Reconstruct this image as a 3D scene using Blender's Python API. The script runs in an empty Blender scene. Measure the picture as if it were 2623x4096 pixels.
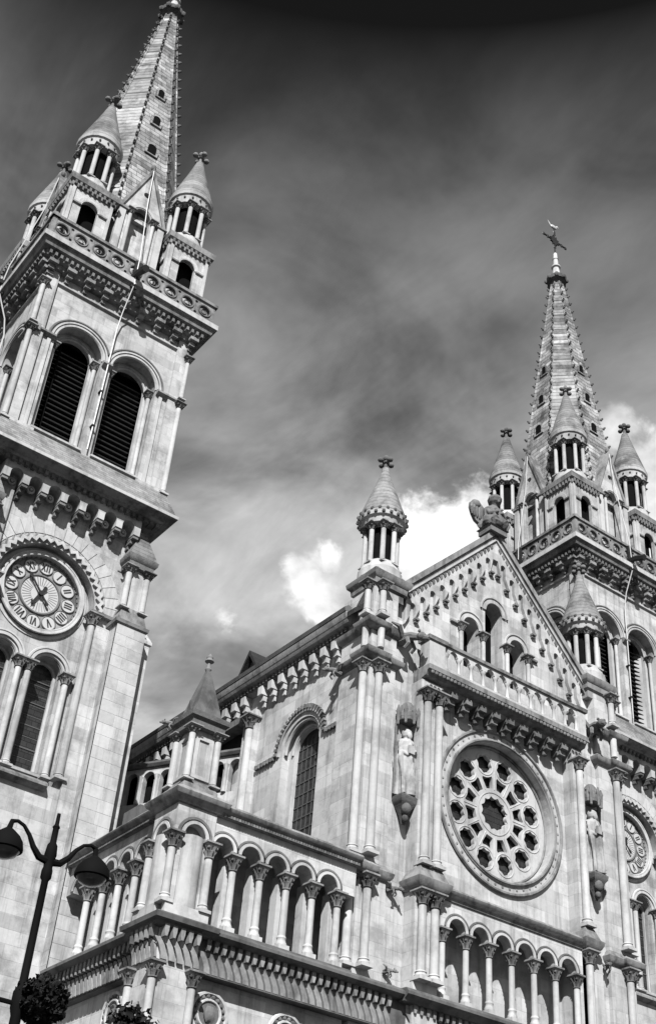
import bpy, bmesh, math, random
from math import pi, sin, cos, radians
from mathutils import Vector, Matrix
from mathutils.geometry import tessellate_polygon
random.seed(11)
S = bpy.context.scene
COL = S.collection

# ------------------------------------------------------------------ camera
cd = bpy.data.cameras.new('camera'); cam = bpy.data.objects.new('camera', cd); COL.objects.link(cam); S.camera = cam
RIGHT = Vector((0.7942526, -0.6033083, 0.0719853)); DOWN = Vector((0.4123318, 0.4481948, -0.7931607)); FWD = Vector((0.4462570, 0.6596518, 0.6047430))
mw = Matrix((( RIGHT.x, -DOWN.x, -FWD.x, 0), (RIGHT.y, -DOWN.y, -FWD.y, 0), (RIGHT.z, -DOWN.z, -FWD.z, 1.6), (0, 0, 0, 1)))
cam.matrix_world = mw
cd.sensor_fit = 'VERTICAL'; cd.sensor_height = 36; cd.sensor_width = 23.05; cd.lens = 44.444
cd.clip_start = 0.1; cd.clip_end = 3000
# ------------------------------------------------------------------ light
SUN_AZ, SUN_EL = radians(35), radians(41)          # azimuth: to the left of the front's normal
sdir = Vector((-sin(SUN_AZ)*cos(SUN_EL), -cos(SUN_AZ)*cos(SUN_EL), sin(SUN_EL)))
sl = bpy.data.lights.new('sun', 'SUN'); so = bpy.data.objects.new('sun', sl); COL.objects.link(so)
sl.energy = 5.0; sl.angle = radians(0.6); sl.color = (1, 1, 1)
so.rotation_euler = sdir.to_track_quat('Z', 'Y').to_euler(); so.location = (-30, -40, 60)
S.view_settings.view_transform = 'Standard'; S.view_settings.look = 'None'
S.view_settings.exposure = 0.92; S.view_settings.gamma = 1.0
S.render.resolution_x = 655; S.render.resolution_y = 1024

W = bpy.data.worlds.new('World'); S.world = W; W.use_nodes = True
nt = W.node_tree; nt.nodes.clear()
class NG:
    def __init__(s, t): s.t = t
    def n(s, kind, **kw):
        x = s.t.nodes.new(kind)
        for k, v in kw.items(): setattr(x, k, v)
        return x
    def l(s, a, b): s.t.links.new(a, b)
    def setin(s, sock, v):
        if hasattr(v, 'is_linked') or hasattr(v, 'links'): s.l(v, sock)
        else: sock.default_value = v
    def math(s, op, a, b=0.0, clamp=False):
        x = s.n('ShaderNodeMath', operation=op, use_clamp=clamp); s.setin(x.inputs[0], a); s.setin(x.inputs[1], b); return x.outputs[0]
    def mix(s, f, a, b):                      # scalar mix
        x = s.n('ShaderNodeMix', data_type='FLOAT'); s.setin(x.inputs[0], f); s.setin(x.inputs[2], a); s.setin(x.inputs[3], b); return x.outputs[0]
    def ramp(s, v, lo, hi, a=0.0, b=1.0, smooth=True):
        x = s.n('ShaderNodeMapRange', interpolation_type='SMOOTHSTEP' if smooth else 'LINEAR')
        s.setin(x.inputs['Value'], v); s.setin(x.inputs['From Min'], lo); s.setin(x.inputs['From Max'], hi); s.setin(x.inputs['To Min'], a); s.setin(x.inputs['To Max'], b); return x.outputs[0]
    def vec(s, v, scale=(1, 1, 1), loc=(0, 0, 0), rot=(0, 0, 0)):
        x = s.n('ShaderNodeMapping'); s.l(v, x.inputs['Vector']); x.inputs['Scale'].default_value = scale; x.inputs['Location'].default_value = loc; x.inputs['Rotation'].default_value = rot; return x.outputs[0]
    def noise(s, v, scale, detail=4, rough=.55, dist=0.0):
        x = s.n('ShaderNodeTexNoise'); s.l(v, x.inputs['Vector']); x.inputs['Scale'].default_value = scale; x.inputs['Detail'].default_value = detail
        x.inputs['Roughness'].default_value = rough; x.inputs['Distortion'].default_value = dist; return x.outputs[0]
g = NG(nt)
sky = g.n('ShaderNodeTexSky', sky_type='NISHITA', sun_disc=False, sun_elevation=SUN_EL, sun_rotation=math.atan2(sdir.x, sdir.y), altitude=50, air_density=1.0, dust_density=0.6, ozone_density=1.0)
sep = g.n('ShaderNodeSeparateColor'); g.l(sky.outputs[0], sep.inputs[0])
red = sep.outputs[0]                                       # black and white film behind a red filter
tc = g.n('ShaderNodeTexCoord'); D = tc.outputs['Generated']
sx = g.n('ShaderNodeSeparateXYZ'); g.l(D, sx.inputs[0]); dz = g.math('MAXIMUM', sx.outputs[2], 0.04)
px = g.math('DIVIDE', sx.outputs[0], dz); py = g.math('DIVIDE', sx.outputs[1], dz)
cx = g.n('ShaderNodeCombineXYZ'); g.l(px, cx.inputs[0]); g.l(py, cx.inputs[1]); P2 = cx.outputs[0]     # cloud plane
CIR = g.ramp(g.noise(g.vec(P2, (1.0, .34, 1), (3.1, 1.7, 0), (0, 0, radians(-62))), 3.4, 7, .6, .8), .30, .72)
CIR2 = g.ramp(g.noise(g.vec(P2, (1, 1, 1), (7.9, 2.6, 0)), 3.0, 5, .55, .4), .32, .68)
CIR3 = g.noise(g.vec(P2, (1, .5, 1), (1.3, 4.6, 0), (0, 0, radians(-50))), 12, 6, .65, .5)
veil = g.math('ADD', .34, g.math('ADD', g.math('MULTIPLY', CIR, .55), g.math('MULTIPLY', CIR2, 1.05)))
veil = g.math('MULTIPLY', veil, g.math('ADD', .72, g.math('MULTIPLY', CIR3, .56)))
path = g.math('MULTIPLY', g.math('MAXIMUM', g.math('SUBTRACT', .852, dz), 0.0), 9.6); path = g.math('MINIMUM', path, 3.0)     # thin veil, thicker with the longer path, capped low down to cut fill light
v1 = g.math('ADD', g.math('MULTIPLY', red, .10), g.math('MULTIPLY', veil, path))
cn = g.noise(g.vec(D, (1, 1, 1), (0.55, 0.25, 0)), 13.0, 9, .60, .2)
def cdir(x, y): v = RIGHT*((x-1311.5)/5056.8)+DOWN*((y-2048)/5056.8)+FWD; return v.normalized()
bank = None
for (x, y, r_, k) in ((2640, 2040, 4.2, 1), (2350, 2200, 3.6, 1), (2030, 2170, 3.2, 1), (1820, 2200, 3.0, 1), (1680, 2260, 2.6, 1), (1220, 2330, 1.0, .75), (1300, 2400, 1.3, .85), (1400, 2480, 1.5, .9), (1430, 2600, 2.0, .9), (1330, 2230, .9, .5), (890, 2500, .8, .6), (2440, 1740, 1.7, .7), (2900, 2300, 7, 1)):
    v = cdir(x, y); dp = g.n('ShaderNodeVectorMath', operation='DOT_PRODUCT'); g.l(D, dp.inputs[0]); dp.inputs[1].default_value = v
    an = g.math('ARCCOSINE', g.math('MINIMUM', dp.outputs['Value'], .99999)); b_ = g.math('MULTIPLY', g.math('SUBTRACT', 1.0, g.math('DIVIDE', an, radians(r_))), k)
    bank = b_ if bank is None else g.math('MAXIMUM', bank, b_)
far = g.ramp(g.noise(g.vec(P2, (1, 1, 1), (4.4, 9.1, 0)), .8, 5, .5), .56, .72, -1.0, .45)     # other banks low down all round
far = g.math('ADD', far, g.ramp(dz, .30, .46, 0.0, -1.5))
bank = g.math('MAXIMUM', g.math('MAXIMUM', bank, -.6), far)
den = g.math('ADD', bank, g.math('MULTIPLY', g.math('SUBTRACT', cn, .5), 3.0))
cum = g.ramp(den, .10, .52)
lit = g.ramp(g.noise(g.vec(D, (1, 1, 1.4), (.57, .27, .05)), 11, 6, .55), .30, .66, 3.6, 9.0)
val = g.mix(cum, v1, lit)
cc = g.n('ShaderNodeCombineColor'); [g.l(val, cc.inputs[i]) for i in range(3)]
bg = g.n('ShaderNodeBackground'); g.l(cc.outputs[0], bg.inputs[0]); bg.inputs[1].default_value = 0.073
wo = g.n('ShaderNodeOutputWorld'); g.l(bg.outputs[0], wo.inputs[0])

# ------------------------------------------------------------------ materials
MATS = {}
def stone(name, base, var=.10, stain=.35, ashlar=None, bump=.25, rough=.9, rnd=.08, bands=None, streak=.2, fine=9, blk=(.78, 1.10)):
    base *= .72
    m = bpy.data.materials.new(name); m.use_nodes = True; MATS[name] = m
    t = m.node_tree; t.nodes.clear(); g = NG(t)
    geo = g.n('ShaderNodeNewGeometry'); P = geo.outputs['Position']
    oi = g.n('ShaderNodeObjectInfo')
    a = g.noise(P, .9, 7, .68); st = g.ramp(a, .44, .66)
    b = g.noise(P, fine, 4, .6)
    s3 = g.ramp(g.noise(g.vec(P, (3.4, 3.4, .22)), 1.0, 7, .66), .47, .68)
    v = g.math('ADD', 1 - var, g.math('MULTIPLY', b, 2*var))
    v = g.math('MULTIPLY', v, g.math('SUBTRACT', 1.0, g.math('MULTIPLY', st, stain)))
    v = g.math('MULTIPLY', v, g.math('SUBTRACT', 1.0, g.math('MULTIPLY', s3, streak)))
    v = g.math('MULTIPLY', v, g.math('ADD', 1-rnd, g.math('MULTIPLY', oi.outputs['Random'], 2*rnd)))
    h = g.math('MULTIPLY', b, .5)
    sp = g.n('ShaderNodeSeparateXYZ'); g.l(P, sp.inputs[0])
    if ashlar:
        bw, bh, jt = ashlar
        cxy = g.n('ShaderNodeCombineXYZ'); g.l(g.math('ADD', sp.outputs[0], sp.outputs[1]), cxy.inputs[0]); g.l(sp.outputs[2], cxy.inputs[1])
        br = g.n('ShaderNodeTexBrick'); g.l(cxy.outputs[0], br.inputs['Vector']); br.inputs['Scale'].default_value = 1.0
        br.inputs['Brick Width'].default_value = bw; br.inputs['Row Height'].default_value = bh; br.inputs['Mortar Size'].default_value = .012; br.inputs['Mortar Smooth'].default_value = .3
        br.inputs['Color1'].default_value = (blk[0],)*3+(1,); br.inputs['Color2'].default_value = (blk[1],)*3+(1,); br.inputs['Mortar'].default_value = (jt, jt, jt, 1)
        bv = g.n('ShaderNodeRGBToBW'); g.l(br.outputs['Color'], bv.inputs[0])
        v = g.math('MULTIPLY', v, bv.outputs[0])
        h = g.math('SUBTRACT', h, g.math('MULTIPLY', br.outputs['Fac'], .8))
    if bands:
        bh, lo, vlo = bands
        f = g.math('FRACT', g.math('DIVIDE', sp.outputs[2], bh)); e = g.ramp(f, .0, .22)
        f2 = g.n('ShaderNodeTexWhiteNoise', noise_dimensions='1D'); g.l(g.math('FLOOR', g.math('DIVIDE', sp.outputs[2], bh*2.0)), f2.inputs['W'])
        v = g.math('MULTIPLY', v, g.mix(e, lo, 1.0)); v = g.math('MULTIPLY', v, g.mix(f2.outputs['Value'], vlo, 1.1))
        h = g.math('ADD', h, g.math('MULTIPLY', f, .8))
    v = g.math('MULTIPLY', v, base)
    c = g.n('ShaderNodeCombineColor'); [g.l(v, c.inputs[i]) for i in range(3)]
    p = g.n('ShaderNodeBsdfPrincipled'); g.l(c.outputs[0], p.inputs['Base Color']); p.inputs['Roughness'].default_value = rough; p.inputs['Specular IOR Level'].default_value = .25
    bm = g.n('ShaderNodeBump'); bm.inputs['Strength'].default_value = bump; bm.inputs['Distance'].default_value = .03; g.l(h, bm.inputs['Height']); g.l(bm.outputs[0], p.inputs['Normal'])
    o = g.n('ShaderNodeOutputMaterial'); g.l(p.outputs[0], o.inputs[0]); return m
def plain(name, base, rough=.5, metal=0.0, noise=.15, spec=.5):
    m = bpy.data.materials.new(name); m.use_nodes = True; MATS[name] = m
    t = m.node_tree; t.nodes.clear(); g = NG(t)
    geo = g.n('ShaderNodeNewGeometry'); b = g.noise(geo.outputs['Position'], 6, 4, .6)
    v = g.math('MULTIPLY', base, g.math('ADD', 1-noise, g.math('MULTIPLY', b, 2*noise)))
    c = g.n('ShaderNodeCombineColor'); [g.l(v, c.inputs[i]) for i in range(3)]
    p = g.n('ShaderNodeBsdfPrincipled'); g.l(c.outputs[0], p.inputs['Base Color']); p.inputs['Roughness'].default_value = rough; p.inputs['Metallic'].default_value = metal; p.inputs['Specular IOR Level'].default_value = spec
    o = g.n('ShaderNodeOutputMaterial'); g.l(p.outputs[0], o.inputs[0]); return m
stone('ashlar', .53, .12, .34, (.82, .40, .84), .3, streak=.34)
stone('ashlar_tower', .50, .12, .40, (.95, .42, .84), .35, streak=.38)
stone('dressed', .50, .12, .30, None, .25, streak=.30, rnd=.12)
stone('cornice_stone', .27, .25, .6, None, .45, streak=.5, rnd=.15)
stone('dirty', .13, .22, .5, None, .4, streak=.3, rnd=.12, fine=5)
stone('carved', .17, .40, .45, None, .8, rnd=.28, fine=16)
stone('spire_stone', .44, .42, .62, (.52, .30, .35), 1.0, bands=(.30, .5, .55), fine=4, blk=(.62, 1.25))
stone('cone_stone', .28, .38, .6, None, .8, bands=(.20, .5, .62), fine=6)
stone('scale_stone', .27, .3, .5, None, .5, rnd=.22, streak=.4)
stone('statue_stone', .40, .25, .5, None, .5, streak=.5)
stone('skirt_stone', .27, .40, .5, (.55, .12, .6), .5, fine=6)
stone('slate', .035, .2, .2, (.35, .18, .6), .4, rough=.6)
stone('paving', .09, .2, .3, (.9, .6, .7), .3)
stone('asphalt', .05, .2, .2, None, .3)
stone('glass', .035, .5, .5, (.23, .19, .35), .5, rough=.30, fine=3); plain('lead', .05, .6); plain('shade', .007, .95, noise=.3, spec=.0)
plain('iron', .012, .55, noise=.2, spec=.3); plain('lamp_paint', .004, .8, spec=.05); plain('cable', .40, .5, noise=.1); plain('enamel', .36, .4, noise=.06); plain('numeral', .02, .5)
plain('dial_grey', .10, .6); plain('gilt', .45, .4, .3); plain('louvre', .06, .9, noise=.4, spec=.1); plain('lamp_glass', .05, .2); plain('bark', .03, .9); plain('leaf', .008, .8, noise=.4, spec=.2)

# ------------------------------------------------------------------ mesh helpers
class MB:
    def __init__(s, F=None): s.v = []; s.f = []; s.F = F or (lambda u, d, z: (u, d, z)); s.sm = []
    def add(s, vs, fs, smooth=False):
        o = len(s.v); s.v += [s.F(*p) for p in vs]
        for f in fs: s.f.append(tuple(i+o for i in f)); s.sm.append(smooth)
        return s
    def box(s, u0, u1, d0, d1, z0, z1):
        return s.add([(u, d, z) for z in (z0, z1) for d in (d0, d1) for u in (u0, u1)], [(0, 1, 3, 2), (4, 5, 7, 6), (0, 1, 5, 4), (2, 3, 7, 6), (0, 2, 6, 4), (1, 3, 7, 5)])
    def lathe(s, prof, n=16, c=(0, 0), ph=0.0, smooth=True, mod=None, rx=1, ry=1):
        vs = []; fs = []
        for r, z in prof:
            for i in range(n):
                a = 2*pi*i/n + ph; k = r*(mod(a, z) if mod else 1)
                vs.append((c[0]+k*rx*cos(a), c[1]+k*ry*sin(a), z))
        for j in range(len(prof)-1):
            for i in range(n): fs.append((j*n+i, j*n+(i+1) % n, (j+1)*n+(i+1) % n, (j+1)*n+i))
        s.add(vs, fs, smooth); o = len(s.v)-len(vs)
        s.f.append(tuple(o+i for i in range(n))); s.sm.append(False); s.f.append(tuple(o+(len(prof)-1)*n+i for i in range(n))); s.sm.append(False)
        return s
    def rlathe(s, u0, u1, d0, d1, prof):      # rectangle offset outward by prof[(off,z)]
        vs = []; fs = []
        for o, z in prof: vs += [(u0-o, d0-o, z), (u1+o, d0-o, z), (u1+o, d1+o, z), (u0-o, d1+o, z)]
        for j in range(len(prof)-1):
            for i in range(4): fs.append((j*4+i, j*4+(i+1) % 4, j*4+4+(i+1) % 4, j*4+4+i))
        fs.append((0, 1, 2, 3)); k = (len(prof)-1)*4; fs.append((k, k+1, k+2, k+3))
        return s.add(vs, fs)
    def plate(s, outer, holes=(), d0=0.0, d1=.1):   # outline in (u,z), from d0 to d1, with holes
        loops = [list(outer)]+[list(h) for h in holes]
        tri = tessellate_polygon([[Vector((p[0], p[1], 0)) for p in L] for L in loops])
        flat = [p for L in loops for p in L]; n = len(flat)
        vs = [(p[0], d0, p[1]) for p in flat]+[(p[0], d1, p[1]) for p in flat]
        fs = [tuple(t) for t in tri]+[tuple(i+n for i in t) for t in tri]; o = 0
        for L in loops:
            m = len(L)
            for i in range(m): fs.append((o+i, o+(i+1) % m, n+o+(i+1) % m, n+o+i))
            o += m
        return s.add(vs, fs)
    def extr(s, prof, u0, u1):                # profile [(d,z)] swept along u
        n = len(prof); vs = [(u0, d, z) for d, z in prof]+[(u1, d, z) for d, z in prof]
        fs = [(i, (i+1) % n, n+(i+1) % n, n+i) for i in range(n)]+[tuple(range(n)), tuple(range(n, 2*n))]
        return s.add(vs, fs)
    def band(s, u, z, r0, r1, d0, d1, a0=0.0, a1=pi, n=20):
        vs = []; fs = []
        for i in range(n+1):
            a = a0+(a1-a0)*i/n
            for r in (r0, r1):
                for d in (d0, d1): vs.append((u+r*cos(a), d, z+r*sin(a)))
        full = abs(a1-a0-2*pi) < 1e-4
        for i in range(n):
            b = i*4; fs += [(b, b+1, b+5, b+4), (b+2, b+3, b+7, b+6), (b, b+2, b+6, b+4), (b+1, b+3, b+7, b+5)]
        if not full: fs += [(0, 1, 3, 2), (n*4, n*4+1, n*4+3, n*4+2)]
        return s.add(vs, fs)
    def roll(s, u, z, R, r, d, a0=0.0, a1=pi, n=24, k=6, sq=1.0):   # round moulding on an arch
        vs = []; fs = []
        for i in range(n+1):
            a = a0+(a1-a0)*i/n
            for j in range(k):
                b = 2*pi*j/k; rr = R+r*cos(b); vs.append((u+rr*cos(a), d+r*sq*sin(b), z+rr*sin(a)))
        for i in range(n):
            for j in range(k): fs.append((i*k+j, i*k+(j+1) % k, i*k+k+(j+1) % k, i*k+k+j))
        return s.add(vs, fs, True)
    def tube(s, pts, rad, n=8, smooth=True, cap=True):
        pts = [Vector(p) for p in pts]; vs = []; fs = []
        if not hasattr(rad, '__len__'): rad = [rad]*len(pts)
        up = None
        for i, p in enumerate(pts):
            t = (pts[min(i+1, len(pts)-1)]-pts[max(i-1, 0)]).normalized()
            if up is None: up = t.orthogonal().normalized()
            x = (up - t*up.dot(t)).normalized(); y = t.cross(x); up = x
            for j in range(n):
                a = 2*pi*j/n; q = p+(x*cos(a)+y*sin(a))*rad[i]; vs.append(tuple(q))
        for i in range(len(pts)-1):
            for j in range(n): fs.append((i*n+j, i*n+(j+1) % n, i*n+n+(j+1) % n, i*n+n+j))
        s.add(vs, fs, smooth); o = len(s.v)-len(vs)
        if cap: s.f += [tuple(o+j for j in range(n)), tuple(o+(len(pts)-1)*n+j for j in range(n))]; s.sm += [False, False]
        return s
    def ball(s, c, r, n=8, m=6, mod=None):
        if not hasattr(r, '__len__'): r = (r, r, r)
        vs = [(c[0], c[1], c[2]-r[2])]; fs = []
        for j in range(1, m):
            b = -pi/2+pi*j/m
            for i in range(n):
                a = 2*pi*i/n; k = mod(a, b) if mod else 1
                vs.append((c[0]+r[0]*k*cos(b)*cos(a), c[1]+r[1]*k*cos(b)*sin(a), c[2]+r[2]*k*sin(b)))
        vs.append((c[0], c[1], c[2]+r[2])); e = len(vs)-1
        for i in range(n):
            fs.append((0, 1+(i+1) % n, 1+i)); fs.append((e, e-n+i, e-n+(i+1) % n))
            for j in range(m-2): fs.append((1+j*n+i, 1+j*n+(i+1) % n, 1+j*n+n+(i+1) % n, 1+j*n+n+i))
        return s.add(vs, fs, True)
    def mesh(s, name, mat, org=(0, 0, 0)):
        me = bpy.data.meshes.new(name); o = Vector(org)
        me.from_pydata([tuple(Vector(p)-o) for p in s.v], [], s.f)
        me.polygons.foreach_set('use_smooth', s.sm)
        b = bmesh.new(); b.from_mesh(me); bmesh.ops.recalc_face_normals(b, faces=b.faces); b.to_mesh(me); b.free(); me.set_sharp_from_angle(angle=radians(38))
        me.materials.append(MATS[mat]); return me

ORG = {}
def root(name, loc, label, cat, group=None, world=False):
    o = bpy.data.objects.new(name, None); COL.objects.link(o); o.location = loc; o.empty_display_size = .5
    o['label'] = label; o['category'] = cat
    if group: o['group'] = group
    ORG[o] = Vector(loc) if world else Vector((0, 0, 0)); return o
OFF = {}                                       # accumulated offset of a child inside its root
def top(o):
    while o.parent: o = o.parent
    return o
def add(name, mb, mat, parent, label=None):
    me = mb.mesh(name, mat, ORG[top(parent)]); o = bpy.data.objects.new(name, me); COL.objects.link(o); o.parent = parent
    o.location = -OFF.get(parent, Vector((0, 0, 0))); OFF[o] = Vector((0, 0, 0))
    if label: o['label'] = label
    return o
def put(name, me, parent, pos, rz=0.0, sc=None, rot=None):       # a shared mesh at a position in the root's building space
    o = bpy.data.objects.new(name, me); COL.objects.link(o); o.parent = parent
    p = Vector(pos)-ORG[top(parent)]
    o.location = p-OFF.get(parent, Vector((0, 0, 0))); o.rotation_euler = rot or (0, 0, rz); OFF[o] = p
    if sc: o.scale = sc
    return o
def single(name, mb, mat, label, cat, group=None, kind=None, loc=(0, 0, 0)):
    me = mb.mesh(name, mat, loc); o = bpy.data.objects.new(name, me); COL.objects.link(o); o.location = loc
    if label: o['label'] = label
    if cat: o['category'] = cat
    if group: o['group'] = group
    if kind: o['kind'] = kind
    return o
def arch(u, w, z0, zs, n=14):
    return [(u-w, z0), (u+w, z0)]+[(u+w*cos(pi*i/n), zs+w*sin(pi*i/n)) for i in range(n+1)]
def circ(u, z, r, n=24, ph=0.0): return [(u+r*cos(2*pi*i/n+ph), z+r*sin(2*pi*i/n+ph)) for i in range(n)]
def rect(u0, u1, z0, z1): return [(u0, z0), (u1, z0), (u1, z1), (u0, z1)]
def fY(Y): return lambda u, d, z: (u, Y-d, z)          # plane facing -Y at Y, d outward
def fX(X): return lambda u, d, z: (X-d, u, z)          # plane facing -X at X, u runs along +Y
def leafmod(k, a): return lambda t, z: 1+a*abs(cos(k*t/2))

CM = {}
def col_meshes(h, r, cap=.28, base=.14):
    key = (round(h, 3), round(r, 3), cap, base)
    if key in CM: return CM[key]
    sh = MB().lathe([(r, base), (r*.93, h-cap)], 12).mesh('shaft', 'dressed')
    b = MB().lathe([(r*1.45, base*.35), (r*1.5, base*.5), (r*1.2, base*.62), (r*1.15, base*.75), (r*1.3, base*.85), (r*1.05, base)], 12)
    b.box(-r*1.6, r*1.6, -r*1.6, r*1.6, 0, base*.35); b = b.mesh('base', 'dressed')
    ah = min(.11, cap*.32); zc = h-cap
    c = MB().lathe([(r*1.0, zc), (r*1.22, zc+cap*.06), (r*1.0, zc+cap*.12)], 12)
    c.lathe([(r*.95, zc+cap*.1), (r*1.1, zc+cap*.3), (r*1.55, zc+cap*.46), (r*1.2, zc+cap*.5), (r*1.55, zc+(cap-ah)*.9), (r*1.75, zc+cap-ah)], 16, mod=lambda t, z: 1+.16*cos(8*t if z < zc+cap*.5 else 8*t+pi))
    for k in range(4): a = pi/4+k*pi/2; c.ball((r*1.65*cos(a), r*1.65*sin(a), zc+cap-ah-.03), r*.42, 6, 4)
    c = c.mesh('capital', 'carved')
    ab = MB().rlathe(-r*1.75, r*1.75, -r*1.75, r*1.75, [(-.02, h-ah), (0, h-ah*.6), (.035, h-ah*.45), (.035, h)]).mesh('abacus', 'cornice_stone')
    CM[key] = (sh, b, c, ab); return CM[key]
def column(parent, pos, h, r, cap=.28, base=.14, name='column'):
    sh, b, c, ab = col_meshes(h, r, cap, base)
    o = put(name, sh, parent, pos)
    if o.parent and o.parent.parent is None:
        for nm, me in (('base', b), ('capital', c), ('abacus', ab)):
            k = bpy.data.objects.new(nm, me); COL.objects.link(k); k.parent = o; OFF[k] = OFF[o]
    else:                                       # no fourth level: base and capital become siblings
        for nm, me in (('column_base', b), ('column_capital', c), ('column_abacus', ab)): put(nm, me, parent, pos)
    return o
def cross_mesh(s, mat='carved', nm='cross_finial'):
    m = MB().lathe([(s*.16, 0), (s*.2, s*.05), (s*.12, s*.12), (s*.1, s*.5), (s*.2, s*.55), (s*.1, s*.62)], 8)
    for k in range(4):
        a = k*pi/2; m.ball((s*.36*cos(a), s*.36*sin(a), s*.62), (s*.17, s*.17, s*.15), 8, 6); m.tube([(0, 0, s*.56), (s*.34*cos(a), s*.34*sin(a), s*.60)], s*.09, 6)
    m.ball((0, 0, s*.92), (s*.17, s*.17, s*.2), 8, 6); m.tube([(0, 0, s*.5), (0, 0, s*.9)], s*.08, 6)
    return m.mesh(nm, mat)

# ================================================================== ground
gm = MB(); gm.add([(-600, -600, 0), (900, -600, 0), (900, 900, 0), (-600, 900, 0)], [(0, 1, 2, 3)])
single('ground', gm, 'asphalt', None, None, kind='structure')
pm = MB(); pm.box(-10, 70, 20, 75, -.2, .13)
single('pavement', pm, 'paving', None, None, kind='structure')

# ================================================================== bell towers
TOWERS = {}
def FR(k):
    if k == 0: return lambda u, d, z: (u, -d, z)
    if k == 1: return lambda u, d, z: (-d, u, z)
    if k == 2: return lambda u, d, z: (-u, d, z)
    return lambda u, d, z: (d, -u, z)
def stroke(m, u0, z0, u1, z1, w, d0, d1):
    a = Vector((u1-u0, z1-z0)); n = Vector((-a.y, a.x)).normalized()*w/2
    m.plate([(u0-n.x, z0-n.y), (u1-n.x, z1-n.y), (u1+n.x, z1+n.y), (u0+n.x, z0+n.y)], (), d0, d1)
NUM = ['XII', 'I', 'II', 'III', 'IIII', 'V', 'VI', 'VII', 'VIII', 'IX', 'X', 'XI']
def clock(t, k):
    F0 = FR(k); zc = 24.64; D = 2.08; K = 1.09; F = lambda u, d, z: F0(u*K, d, zc+(z-zc)*K)
    c = add('clock', MB(F).plate(circ(0, zc, 1.31, 40), (), D-.1, D), 'dial_grey', t)
    add('clock_surround', MB(F).band(0, zc, 1.29, 1.40, 1.9, 2.36, 0, 2*pi, 48).roll(0, zc, 1.40, .045, 2.34, 0, 2*pi, 48).roll(0, zc, 1.30, .03, 2.34, 0, 2*pi, 48).band(0, zc, 1.44, 1.56, 2.15, 2.24, 0, 2*pi, 48), 'dressed', c)
    add('bead_ring', MB(F).band(0, zc, 1.24, 1.30, D, D+.06, 0, 2*pi, 48), 'cornice_stone', c)
    bead = MB().ball((0, 0, 0), .035, 6, 4).mesh('bead', 'dial_grey')
    for i in range(48):
        a = 2*pi*(i+.5)/48; put('bead', bead, c, F(1.27*cos(a), D+.08, zc+1.27*sin(a)))
    add('dial_field', MB(F).band(0, zc, .70, 1.23, D, D+.03, 0, 2*pi, 40), 'cornice_stone', c)
    add('dial', MB(F).plate(circ(0, zc, .64, 36), (), D, D+.05), 'enamel', c)
    add('dial_ring', MB(F).roll(0, zc, .67, .045, D+.05, 0, 2*pi, 40), 'dial_grey', c)
    for i in range(36):
        a = 2*pi*i/36; m = MB(F); stroke(m, .30*cos(a), zc+.30*sin(a), .6*cos(a), zc+.6*sin(a), .022, D+.05, D+.056)
        add('dial_ray', m, 'cornice_stone', c)
    for i, nm in enumerate(NUM):
        a = pi/2-2*pi*i/12; u, z = .985*cos(a), zc+.985*sin(a)
        add('numeral_disc', MB(F).plate(circ(u, z, .215, 20), (), D, D+.06), 'enamel', c)
        m = MB(F).roll(u, z, .23, .02, D+.06, 0, 2*pi, 20, 4)
        add('numeral_rim', m, 'dial_grey', c)
        m = MB(F); r = -(2*pi*i/12); ws = {'I': .075, 'V': .13, 'X': .14}; tot = sum(ws[x] for x in nm); sc = min(1.1, .33/tot); x = -tot*sc/2; H = .135
        def P(a_, b_): return (u+a_*cos(r)-b_*sin(r), z+a_*sin(r)+b_*cos(r))
        for ch in nm:
            w = ws[ch]*sc; xc = x+w/2; x += w; q = .04*sc
            segs = {'I': [((xc, -H), (xc, H))], 'V': [((xc-w*.4, H), (xc, -H)), ((xc+w*.4, H), (xc, -H))], 'X': [((xc-w*.4, H), (xc+w*.4, -H)), ((xc+w*.4, H), (xc-w*.4, -H))]}[ch]
            for s0, s1 in segs: stroke(m, *P(*s0), *P(*s1), q, D+.06, D+.07)
        add('numeral', m, 'numeral', c)
    def hand(ang, L, tail, w, nm, d):
        a = pi/2-ang; m = MB(F); e = Vector((cos(a), sin(a))); n = Vector((-e.y, e.x))
        def Q(l, o): v = e*l+n*o; return (v.x, zc+v.y)
        m.plate([Q(-tail, -w*.9), Q(-tail*1.12, 0), Q(-tail, w*.9), Q(-tail*.5, w*.5), Q(0, w*.6), Q(L*.72, w*.4), Q(L*.80, w*1.1), Q(L, 0), Q(L*.80, -w*1.1), Q(L*.72, -w*.4), Q(0, -w*.6), Q(-tail*.5, -w*.5)], (), d, d+.03)
        add(nm, m, 'iron', c)
    hand(2*pi*53/60, .80, .42, .055, 'minute_hand', D+.14); hand(2*pi*6.88/12, .50, .30, .075, 'hour_hand', D+.10)
    add('hub', MB(F).plate(circ(0, zc, .08, 12), (), D+.05, D+.2), 'iron', c)

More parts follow.
